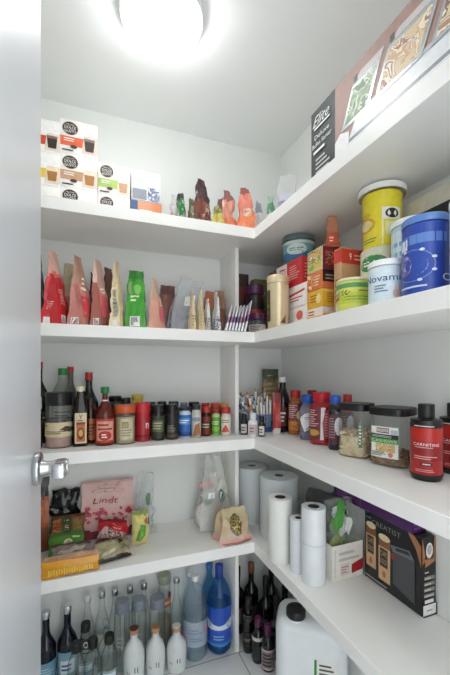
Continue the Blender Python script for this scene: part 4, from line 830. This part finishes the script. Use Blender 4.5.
# bags by the divider
x, y, w, h = on_back(195, 234, 1.60, 452, Z4)
b = MB()
for k, (c, p, r) in enumerate([('#e6dcd8', (-.05, 0, .06), (.03, .03, .06)), ('#dfe6dc', (-.02, .0, .14), (.04, .025, .035)), ('#e9a8a0', (-.03, .0, .2), (.035, .02, .022)), ('#5f9a70', (-.025, -.022, .125), (.03, .012, .014)), ('#e8e2d4', (.03, 0, .17), (.03, .025, .04)), ('#d8c0b0', (.03, 0, .07), (.04, .028, .055)), ('#f0ece6', (.0, -.004, .235), (.02, .016, .022))]):
    blob(b, p, r, M(c, .5), k, amp=.5)
pouch('plastic_bag', 'knotted clear plastic bag of pastel packets by the divider', 'bag', x - .008, y, Z4, w * .88, h * .93, .085, G('#f8faf8', .33, .12, '#eceeea', 1.45, .5, 1.), [('white_tag', 'f', [R(.2, .42, .5, .5, WHITE), E(.72, .44, .12, .09, M('#3f5a54', .4)), E(.72, .44, .08, .06, M('#dfe8e4')), E(.72, .44, .03, .03, M('#3f6a54'))])], seed=17, wr=.009, waist=.55, prof=.6, inner=('packets', b))
x, y, w, h = on_back(215, 251, 1.462, 507, Z4)
GD = M('#c9b25a', .3, .5)
net = [E(.5, .55, .2, .32, M('#5a5230', .3))]
for a in range(6):
    for c in range(8):
        net.append(P([(.36 + a * .05, .3 + c * .065), (.385 + a * .05, .33 + c * .065), (.36 + a * .05, .36 + c * .065), (.335 + a * .05, .33 + c * .065)], GD))
pouch('biscuit_bag', 'pink beige bag with gold emblem, at shelf front by the divider', 'bag', x - .004, y, Z4, w * .98, h, .085, bands((.16, F_('#d8a898')), (.3, F_('#cbb29c')), (.75, M('#c8b08f', .3, bump=.4, scale=50)), (1, F_('#cfc09c'))), [('gold_emblem', 'f', net), ('red_hem', 'f', [R(.05, .03, .95, .06, M('#c0564c', .4)), R(.1, .0, .9, .02, M('#4a5a4a'))])], rz=math.radians(6), seed=18, wr=.009, waist=.3, prof=.5)

# ================================================================== shelf 4, right arm
PAPER = M('#eceeef', .75, var=.02, scale=30, bump=.15); CORE = M('#4a4540', .8)
def roll(name, label, x, y, z, r, h, core, film=True, group='rolls on the lowest shelf', inner=None, band=False):
    t = Thing(name, label, 'roll', group); ri = core
    i = t.part('roll_body', lathe(MB(), [(ri, .0005), (r * .985, 0), (r, .003), (r, h - .003), (r * .985, h), (ri, h)], inner or PAPER, 40))
    t.part('cardboard_core', lathe(MB(), [(ri * .999, .002), (ri * .999, h - .001), (ri * .9, h - .001), (ri * .9, .002), (ri * .999, .002)], CORE, 28))
    if film:
        b = MB(); fp = pouch_fn(1, 1, 1)
        lathe(b, [(r * 1.03, 0), (r * 1.04, h * .3), (r * 1.035, h * .7), (r * 1.03, h), (r * .7, h + .012), (r * .3, h + .012)], FILM, 40)
        b.v = [tuple(Vector(q) + noise.noise_vector(Vector(q) * 30) * .004 * (1 if q[2] > .01 else 0)) for q in b.v]
        t.part('plastic_wrap', b)
    if band: t.part('end_seam', lathe(MB(), [(r + .0004, h * .52), (r + .0012, h * .525), (r + .0004, h * .53)], M('#c4c8ca', .4), 40), i)
    return t.place(x, y, z + .0006, 0)
x, y = .765, 1.63; roll('kitchen_roll', 'wrapped white kitchen roll partly behind the divider panel', x, y, Z4, .078, .268, .02)
x, y = .805, 1.425; roll('kitchen_roll', 'large wrapped kitchen roll behind the slim rolls', x, y, Z4, .086, .27, .021)
x, y, w, h = on_shelf(268, 291.5, 565.5, 492, Z4)
roll('bag_roll', 'plain white bag roll with cream rim, nearest the shelf corner', x + .002, y, Z4, w / 2, top_z(497, zc_(x, y)) - Z4, .022, False, inner=M('#e9e9e4', .5, var=.02))
x, y, w, h = on_shelf(288.5, 305, 575.5, 513, Z4)
roll('bag_roll', 'short clear bag roll between the two taller rolls', x + .006, y + .0, Z4, w / 2 * .98, top_z(518, zc_(x, y)) - Z4, .013, False, inner=M('#dfe3e6', .3, var=.05, scale=20, bump=.4))
x, y, w, h = on_shelf(302.5, 327.5, 587.5, 500, Z4)
roll('bag_roll', 'tallest clear bag roll, right beside the white and red carton', x - .006, y, Z4, w / 2 * .95, top_z(506, zc_(x, y)) - Z4, .021, False, inner=M('#e2e6e9', .28, var=.05, scale=20, bump=.4), band=True)
# carton with a bag in it (open topped)
t = Thing('open_carton', 'open white carton with red corner holding a clear bag', 'box'); W_, D_, H_ = .138, .10, .125
b = MB(); cm = M('#e6e2da', .5)
for lo, hi in [((-W_ / 2, -D_ / 2, 0), (W_ / 2, D_ / 2, .003)), ((-W_ / 2, -D_ / 2, .003), (W_ / 2, -D_ / 2 + .002, H_)), ((-W_ / 2, D_ / 2 - .002, .003), (W_ / 2, D_ / 2, H_)), ((-W_ / 2, -D_ / 2 + .002, .003), (-W_ / 2 + .002, D_ / 2 - .002, H_)), ((W_ / 2 - .002, -D_ / 2 + .002, .003), (W_ / 2, D_ / 2 - .002, H_))]: box(b, lo, hi, cm, 0)
i = t.part('carton_body', b)
t.part('front_print', art(MB(), [P([(.62, .12), (1, .18), (1, .5), (.62, .38)], M('#a8242c', .4)), R(.06, .1, .1, .9, M('#d0ccc4')), LN(.2, .5, .9, .85, 2, M('#c2bdb4')), R(.25, .12, .55, .45, M('#d8cfc6')), LN(.28, .18, .5, .4, 3, M('#b07a70'))], on_front(W_, D_, H_)), i)
ox, oy = .863, 1.084; t.place(ox, oy, Z4 + .0006, math.radians(2))
b = MB()
for k, (c, p, q) in enumerate([('#9aa84a', (-.012, 0, .07), (.034, .022, .06)), ('#e2e6e0', (.016, -.006, .16), (.024, .014, .034)), ('#5f9a4a', (-.022, -.004, .165), (.016, .012, .03)), ('#eef0ec', (-.002, 0, .21), (.028, .012, .022)), ('#7fae5a', (.02, .006, .10), (.018, .012, .03)), ('#cfd6cc', (.028, -.002, .205), (.012, .009, .02))]): blob(b, p, q, M(c, .5), k, amp=.6)
pouch('produce_bag', 'clear bag with green band sitting in the white carton', 'bag', ox, oy, Z4 + .004, .105, .262, .066, G('#f8fbf8', .1, .12, '#eef2ee', 1.45, .5, 1.), [('green_band', 'f', [P([(.15, .72), (.5, .98), (.7, .95), (.55, .8), (.4, .62), (.2, .6)], M('#4fa040', .35)), P([(.5, .6), (.62, .75), (.8, .7), (.68, .5)], M('#e9eee9', .3)), P([(.6, .82), (.72, .9), (.66, .76)], M('#2a3a2a', .4))])], seed=21, wr=.006, waist=-.2, prof=.4, inner=('vegetables', b))
# black coffee gift box
KB = M('#1c1c1d', .4); KG = M('#d9b48a', .3, .2)
def mug(u, v0, w): # glass of coffee printed on the box
    return [P([(u - w, v0), (u + w, v0), (u + w * 1.02, v0 + .48), (u - w * 1.02, v0 + .48)], KG), P([(u - w, v0 + .48), (u + w, v0 + .48), (u + w, v0 + .62), (u - w, v0 + .62)], M('#8a5a3c', .4)), E(u, v0 + .62, w, .05, M('#e9d3b0', .4)), P([(u - w * .75, v0 + .2), (u + w * .6, v0 + .2), (u + w * .6, v0 + .46), (u - w * .75, v0 + .46)], M('#3a2e28', .4)),
            T('CAFE', u - w * .08, v0 + .39, w * 1.1, .07, M('#c9a880')), T('GOLD', u - w * .08, v0 + .28, w * 1.1, .07, M('#c9a880')), E(u, v0 + .1, w * .3, .05, M('#a87a54'))]
cl = mug(.13, .2, .095) + mug(.39, .12, .105) + [T('CREATIST', .42, .89, .52, .07, M('#8f8a84')), LN(.04, .91, .16, .95, 1, M('#8a857f')), P([(.55, .18), (.9, .1), (.9, .66), (.55, .62)], M('#4a4c50', .35)), P([(.55, .62), (.9, .66), (.82, .76), (.5, .7)], M('#6f7276', .35)), P([(.6, .66), (.84, .7), (.8, .74), (.6, .7)], M('#2a2c30')), LN(.02, .04, .5, .08, 1, M('#b0aca4')), E(.56, .56, .045, .05, M('#8a3a30')), P([(.8, 1), (.93, .82), (1, .62), (1, .9), (.9, 1)], M('#a8714c', .5))]
cf = [P([(0, 1), (.2, .78), (.2, .7), (0, .66)], M('#a8714c', .5)), P([(.2, .72), (.8, .72), (.86, 1), (.95, 1), (.9, .68), (.2, .62)], M('#b07c54', .5)), E(.5, .83, .25, .1, M('#e8e4de', .4)), E(.5, .84, .17, .065, M('#b8b4b0')), LN(.15, .54, .6, .58, 1, M('#c9c4bc'))] + [R(.1, .24 + .075 * k, .85, .285 + .075 * k, M('#8a8884')) for k in range(4)] + [LN(.12, .245 + .075 * k, .82, .28 + .075 * k, 1, M('#d8d4cc')) for k in range(4)] + [R(.12, .17, .75, .215, M('#e6e2dc')), R(0, .0, 1, .15, M('#e4e4e4', .4)), LN(.25, .06, .8, .1, 1, M('#9a9a98')), R(0, 0, .0 + 1, .02, KB), R(.92, 0, 1, .15, KB)]
carton('coffee_gift_box', 'black coffee gift box printed with two golden glasses', 'box', .9645, .909, Z4, .057, .24, .238, KB, cf, cl)
carton('purple_box', 'long purple box lying on top of the black coffee box', 'box', .960, 1.01, Z4 + .239, .058, .38, .045, M('#4a1f5a', .4), [LN(.1, .2, .9, .8, 2, M('#7a4a8a'))], [LN(.05, .2, .3, .7, 2, M('#8a5a9a')), R(.4, 0, .42, 1, M('#6a3a7a'))])
pouch('grocery_bag', 'grey crinkled plastic bag against the wall behind the rolls', 'bag', .935, 1.262, Z4, .16, .235, .08, G('#b9bcbc', .45, .12, '#6f6f72', 1.45, .5), seed=24, wr=.01, rz=math.radians(-60), prof=.3)

# ================================================================== floor, glass bottles
GB = 'glass bottles on the floor'
CLR = G('#fcfefd', .03, .03, '#e6eceb', 1.5, 0., .4); SIL = M('#b9bcbe', .25, .9)
def dark_label(t='', c='#e2e2de'): return [R(0, 0, 1, 1, M(c)), LN(.15, .2, .85, .8, 3, M('#5a6a80'))]
NAVY = G('#3a4468', .7, .05, '#141a30')
x, y, w, h = on_back(36, 56, 1.65, 611, 0)
bottle('prosecco_bottle', 'dark blue foil topped bottle against the door edge', 'bottle', x, y, 0, .039, h, .014, h * .5, .08, NAVY, (M('#c9ccd2', .25, .8), .028, .0165), [(.03, .12, 2.4, [R(0, 0, 1, 1, M('#6fa0b8')), LN(.1, .2, .9, .8, 5, M('#b8d0dc'))])], group=GB)
x, y, w, h = on_back(58, 78, 1.655, 605, 0)
bottle('prosecco_bottle', 'dark blue bottle with silver cap, second from the door', 'bottle', x - .002, y, 0, .040, h, .014, h * .5, .08, NAVY, (M('#d2d4d6', .2, .9), .03, .0165), [(.03, .14, 2.4, [R(0, 0, 1, 1, M('#7fa8bc')), R(.2, .2, .8, .7, M('#dfe8ee')), LN(.25, .3, .75, .6, 2, M('#3a5a8a'))])], group=GB)
tall = [(83, 92, 1.685, 595, 'clear bottle with black and white script label at the back', .029), (97, 107, 1.690, 591, 'clear stoppered bottle with pale frosted shoulder at the back', .030), (111, 119, 1.703, 588.5, 'clear stoppered bottle behind the first grey capped canister', .026), (126, 134, 1.703, 586, 'clear stoppered bottle behind the second grey capped canister', .026), (140, 148, 1.703, 582.5, 'clear stoppered bottle behind the third grey capped canister', .026)]
for k, (p0, p1, Y, pt, lb, r) in enumerate(tall):
    x, y, w, h = on_back(p0, p1, Y, pt, 0); lab = []
    if k == 0: lab = [(h * .5, h * .68, 2.4, [])]
    t_l = []
    bottle('swing_top_bottle', lb, 'bottle', x, y, 0, r, h, .0115, h * .52, .05, CLR, (SIL if k else M('#dadcdc', .2, .3), .028, .0145, .0), [(h * .26, h * .46, 3., [R(0, 0, 1, 1, BLACK), E(.42, .6, .12, .22, WHITE), E(.42, .6, .07, .13, BLACK), E(.62, .55, .11, .2, WHITE), E(.62, .55, .06, .11, BLACK), LN(.25, .1, .75, .3, 2, WHITE)])] if k == 0 else ([(h * .3, h * .46, 3., [R(0, 0, 1, 1, M('#c4c9b8', .5))])] if k == 1 else []), group=GB)
for p0, p1, Y, pt, lb in [(113.5, 130.5, 1.637, 600.5, 'glass canister with grey cap, first of three near white bottles'), (130.8, 147, 1.637, 598, 'glass canister with grey cap, middle of the three'), (149, 166, 1.637, 596.5, 'glass canister with grey cap, last of three before brown topped jar')]:
    x, y, w, h = on_back(p0, p1, Y, pt, 0); r = w / 2 * .90
    bottle('glass_canister', lb, 'bottle', x, y, 0, r, h, r * .8, h - .055, .03, CLR, (M('#848c98', .4), .045, r * .93, .0), [(h * .3, h * .6, 2., [LN(.2, .2, .8, .8, 3, M('#b9c2c4'))])], group='grey capped glass canisters')
small = [(71.5, 80.5, 1.548, 642.5, 'small clear bottle with black cap and blue label, nearest the door'), (88, 97.5, 1.552, 638.5, 'small clear bottle with black cap, middle of the front three'), (104.5, 114, 1.555, 634, 'small clear bottle with black cap, next to the white bottles'), (81, 90.5, 1.617, 622.5, 'small clear bottle with black cap behind the front ones')]
for k, (p0, p1, Y, pt, lb) in enumerate(small):
    x, y, w, h = on_back(p0, p1, Y, pt, 0)
    bottle('tonic_bottle', lb, 'bottle', x, y, 0, .0315, h, .0155, h * .6, .03, CLR, (BLACK, .034, .0195, .03), [(.02, h * .40, 2.2, [R(0, 0, 1, 1, G('#cfe6ee', .6, .2, '#b4d2dc')), R(.1, .55, .9, .85, M('#d6e6ec')), LN(.2, .2, .8, .8, 5, M('#6f9ab4'))])], None, group='black capped tonic bottles')
x, y, w, h = on_back(102, 109.5, 1.62, 619, 0)
t = Thing('decanter', 'small glass decanter with faceted crystal stopper', 'decanter'); b = MB()
i = t.part('decanter_body', lathe(MB(), bottle_prof(.034, h - .04, .011, h * .5, .03), CLR, 32)); b = MB()
lathe(b, [(0, h - .04), (.009, h - .039), (.009, h - .028), (.016, h - .018), (.013, h - .004), (0, h)], G('#e6ecee', .2, .03, '#cfd8dc', 1.7), 8); t.part('stopper', b); t.place(x, y, .0006, 0)
FROST = M('#d9dede', .35, var=.03); CORK = M('#b98a68', .7, var=.2, scale=150, bump=.3)
for p0, p1, pb, pt, ct, lb in [(123, 145, 676, 627.5, M('#5a2a20', .5), 'frosted white bottle with dark topped cork'), (145.5, 165.5, 673.5, 626, M('#a8785a', .6), 'frosted white bottle with plain cork, between two others'), (166, 187, 671.5, 625, M('#d9d4c8', .5), 'frosted white bottle with pale stopper next to the clear water bottle')]:
    x, y, w, h = on_back(p0, p1, 1.548, pt, 0); r = w / 2 * .95
    t = Thing('milk_bottle', lb, 'bottle', 'frosted white cork bottles'); g = h - .024
    pf = [(0, 0), (r * .8, 0), (r * .92, .004), (r * 1.0, g * .35), (r * .98, g * .6), (r * .8, g * .74), (r * .42, g * .86), (r * .34, g * .92), (r * .36, g * .99), (r * .38, g), (0, g)]
    i = t.part('bottle_body', lathe(MB(), pf, FROST, 32))
    b = MB(); lathe(b, [(r * .36, g + .0005), (r * .42, g + .002), (r * .43, g + .016), (r * .40, h - .004), (0, h - .004)], CORK if ct is not None else CORK, 24); c = t.part('cork', b)
    t.part('cork_top', lathe(MB(), [(r * .42, h - .0038), (r * .42, h - .001), (r * .36, h), (0, h)], ct, 24), c)
    t.part('printed_marks', art(MB(), [R(.42, .35, .45, .7, INK), R(.52, .3, .55, .68, INK), E(.435, .74, .012, .05, INK), E(.535, .72, .012, .05, INK), R(.15, .25, .17, .5, INK), R(.22, .2, .24, .45, INK)], on_round(r * .985, g * .22, g * .5, 2.6, r1=r * 1.0)), i)
    t.place(x, y, .0006, facing(x, y) + .25)
x, y, w, h = on_back(157, 172, 1.70, 574, 0)
bottle('storage_jar', 'tall glass jar with brown banded lid at the back', 'jar', x, y, 0, .031, h, .027, h - .1, .05, CLR, (M('#9aa08a', .4), .04, .030, .0), [(h - .145, h - .1, 5., [R(0, 0, 1, 1, M('#a8644a')), R(0, .35, 1, .6, M('#c9b49a'))])], (M('#a89a88', .6), h * .4), group=GB)
x, y, w, h = on_back(171.5, 179, 1.645, 578, 0)
bottle('swing_top_bottle', 'clear bottle with metal cap between brown lidded jar and water bottle', 'bottle', x + .006, y, 0, .027, h, .011, h * .5, .06, CLR, (SIL, .022, .0145, .02), group=GB)
# water bottles
def pet(r, h, nr, caph):
    g = h - caph * .8; p = [(0, .006), (r * .5, 0), (r * .8, .001), (r * .97, .014)]
    for k in range(7):
        z0 = .02 + k * (g * .62 / 7)
        p += [(r, z0), (r, z0 + g * .055), (r * .965, z0 + g * .065)]
    p += [(r, g * .66), (r * .97, g * .72), (r * .8, g * .82), (r * .5, g * .91), (nr, g * .95), (nr, g)]
    return p
x, y, w, h = on_back(182.5, 208, 1.588, 575, 0); r = w / 2 * .95; WAT = G('#f6fafc', .09, .05, '#c6d6e2', 1.35)
bottle('water_bottle', 'large clear plastic water bottle with white cap', 'bottle', x, y, 0, r, h, .014, h * .6, .03, WAT, (M('#e6e8e8', .4), .024, .0165), [(h * .2, h * .5, 4.5, [R(0, 0, 1, 1, G('#dfe6ec', .6, .2, '#ccd8e2')), LN(.36, .5, .64, .75, 2, M('#6a86b0')), E(.3, .35, .1, .2, M('#b8a0b8')), LN(.4, .2, .7, .4, 2, M('#6a8ab0')), E(.72, .6, .06, .12, M('#c07a8a'))])], prof=pet(r, h, .0145, .024), liquid=(G('#f2f8fb', .06, .05, '#dce8f0'), h * .55))
x, y, w, h = on_back(181, 199, 1.692, 571, 0)
bottle('water_bottle', 'clear plastic water bottle standing behind the white capped one', 'bottle', x, y, 0, .037, h, .014, h * .6, .05, WAT, (M('#dfe3e6', .4), .022, .0165))
BLU = G('#b4d8f0', .18, .05, '#2f74b8', 1.35)
x, y, w, h = on_back(207.5, 233, 1.588, 564, 0); x = .573; r = w / 2 * .94; NB = M('#1f3a94', .4)
tb = bottle('water_bottle', 'blue tinted water bottle with dark blue cap next to the divider', 'bottle', x, y, 0, r, h, .014, h * .6, .05, BLU, (NB, .062, .019, .03),
   [(h * .12, h * .56, 5.6, [R(0, 0, 1, .42, M('#2f5cc0')), R(0, .42, 1, .64, M('#d8e6ee')), P([(.3, 1), (.3, .66), (.42, .56), (.5, .53), (.58, .56), (.7, .66), (.7, 1)], M('#2a56b8')), R(0, .8, .3, 1, M('#2a56b8')), R(.7, .8, 1, 1, M('#2a56b8')), T('N', .36, .54, .04, .13, BLACK), T('Cr', .66, .54, .07, .15, BLACK, .1), LN(.42, .15, .6, .3, 2, M('#8ab0e0')), R(0, 0, 1, .08, M('#3f8ad0'))])], prof=pet(r, h, .0145, .05), liquid=(G('#a4cdec', .2, .05, '#4f90d0'), h * .5))
x, y, w, h = on_back(201, 221, 1.690, 563, 0)
bottle('water_bottle', 'pale blue water bottle at the back against the divider', 'bottle', x - .008, y, 0, .040, h, .014, h * .6, .05, G('#bfe0f2', .18, .05, '#6faad8', 1.35), (M('#3a78b8', .4), .024, .0165))
# ---- corner wine bottles
WB = 'wine bottles in the dark floor corner'
DKG = G('#2f3a2a', .85, .05, '#0f130d'); BURG = M('#5a1f48', .35)
def wine(lb, x, y, h, r, capm, lab=None, ch=.05, gm=DKG): 
    return bottle('wine_bottle', lb, 'bottle', x, y, 0, r, h, .0135, h * .55, .09 if h > .25 else .05, gm, (capm, ch, .0155, .0), lab or [], (M('#120a0c', .3), h * .5), group=WB)
wl = [R(0, 0, 1, 1, M('#c9b8b4')), R(.1, .1, .9, .9, M('#8a7a7c')), LN(.15, .15, .85, .85, 4, M('#2a2024'))]
x, y, w, h = on_shelf(252, 264, 665, 617, 0); wine('mini wine bottle with purple cap and white neck band', x, y, h, w / 2, BURG, [(h * .52, h * .6, 6., [R(0, 0, 1, 1, M('#c9c4c8'))]), (.02, .08, 2.4, [R(0, 0, 1, 1, M('#1f2a2a'))])], .04)
x, y, w, h = on_shelf(261.5, 274.5, 673.5, 624, 0); wine('mini wine bottle with purple cap and pale printed label', x, y, h, w / 2, BURG, [(.012, h * .5, 2.6, wl)], .045)
x, y, w, h = on_shelf(242.5, 252.5, 654.5, 598, 0); wine('dark bottle with gold edged label beside the divider panel', x + .004, y, h, w / 2 * 1.05, M('#1a1818', .3), [(h * .12, h * .4, 2.6, [R(0, 0, 1, 1, M('#1a1918')), R(.1, .1, .9, .9, M('#3a352c')), R(.15, .15, .85, .85, M('#161514')), LN(.2, .4, .8, .6, 2, M('#a89a78'))]), (h * .62, h * .72, 3., [R(0, 0, 1, 1, M('#4a4438')), R(0, .3, 1, .7, M('#1a1815'))])], .05)
for X, Y, hh, c, lb in [(.775, 1.66, .33, '#8a5a44', 'wine bottle with copper foil neck at the back of the corner'), (.70, 1.665, .32, '#1f1a1a', 'wine bottle with black foil behind the gold edged one'), (.80, 1.545, .315, '#22201c', 'wine bottle with black foil behind the mini bottles'), (.87, 1.62, .32, '#3a1820', 'wine bottle with maroon foil deep in the corner'), (.805, 1.45, .27, '#241a22', 'wine bottle with dark foil right of the mini bottles'), (.88, 1.50, .315, '#2a2a2e', 'wine bottle with grey foil by the right wall'), (.89, 1.39, .30, '#1c2a1c', 'wine bottle with green foil behind the white canister')]:
    wine(lb, X, Y, hh, .037, M(c, .35, .2), [(.05, .13, 2.2, [R(0, 0, 1, 1, M('#5a5450')), LN(.2, .2, .8, .8, 3, INK)])])
# white jerrycan
t = Thing('jerrycan', 'large white plastic canister with black screw cap under the right shelf', 'canister')
JX, JY, jw, jd, JH = .822, 1.200, .27, .185, .36
HD = M('#e4e8ea', .4, var=.02, scale=20); b = MB(); bm = bmesh.new(); bmesh.ops.create_cube(bm, size=1)
for q in bm.verts: q.co = Vector((q.co.x * jw, q.co.y * jd, (q.co.z + .5) * JH))
bmesh.ops.bevel(bm, geom=[e for e in bm.edges if abs((e.verts[0].co - e.verts[1].co).z) > .1], offset=.05, segments=6, affect='EDGES', profile=.5)
bmesh.ops.bevel(bm, geom=[e for e in bm.edges if min(e.verts[0].co.z, e.verts[1].co.z) > JH - .01], offset=.07, segments=7, affect='EDGES', profile=.5, clamp_overlap=True)
bmesh.ops.bevel(bm, geom=[e for e in bm.edges if max(e.verts[0].co.z, e.verts[1].co.z) < .01], offset=.012, segments=3, affect='EDGES', profile=.5)
bm.verts.index_update(); b.add([q.co.copy() for q in bm.verts], [[q.index for q in f.verts] for f in bm.faces], HD); bm.free()
i = t.part('canister_body', b)
cxp, cyp = -.057, -.040
b = MB(); lathe(b, [(.034, JH - .06), (.034, JH - .003), (.03, JH - .001)], HD, 32, cx=cxp, cy=cyp); t.part('neck', b, i)
b = MB(); lathe(b, [(.037, JH - .002), (.038, JH), (.038, JH + .024), (.035, JH + .028), (.024, JH + .028), (.022, JH + .025), (0, JH + .025)], BLACK, 40, cx=cxp, cy=cyp, ridge=.04); t.part('screw_cap', b)
b = MB(); tube(b, [(-.005, .02, JH - .01), (.0, .02, JH + .03), (.03, .02, JH + .042), (.07, .02, JH + .042), (.095, .02, JH + .03), (.10, .02, JH - .02)], .013, HD, 12); t.part('carry_handle', b, i)
t.part('paper_label', art(MB(), [R(0, 0, 1, 1, M('#e6e6e0', .5)), R(0, 0, .10, 1, M('#1f8a3c', .4)), LN(.2, .62, .95, .95, 4, M('#5a5450')), R(.45, .5, .7, .54, M('#a83a3a')), LN(.2, .1, .95, .48, 5, INK)], lambda u, v, o: (.012 + u * .088, -jd / 2 - o, .05 + v * .19)), i)
t.place(JX, JY, .0006, facing(JX, JY))

# ================================================================== light and camera
w = bpy.data.worlds.new('world'); SC.world = w; w.use_nodes = True
bg = w.node_tree.nodes['Background']; bg.inputs[0].default_value = (.93, .96, 1, 1); bg.inputs[1].default_value = WORLD
cam = bpy.data.cameras.new('camera'); co = bpy.data.objects.new('camera', cam); COL.objects.link(co); SC.camera = co
cam.sensor_fit = 'HORIZONTAL'; cam.sensor_width = 36; cam.lens = F / 450 * 36; cam.clip_start = .01
cam.shift_x = 0; cam.shift_y = (HY - 337.5) / 450
co.location = (0, 0, CZ); co.rotation_euler = (PI / 2, 0, -YAW)
vs = SC.view_settings; vs.view_transform = 'Standard'; vs.look = 'None'; vs.gamma = 1; vs.use_curve_mapping = False; vs.exposure = EXPO
SC.cycles.use_denoising = True; SC.cycles.max_bounces = 16; SC.cycles.transparent_max_bounces = 48; SC.cycles.diffuse_bounces = 8; SC.cycles.glossy_bounces = 4
SC.cycles.caustics_reflective = False; SC.cycles.caustics_refractive = False
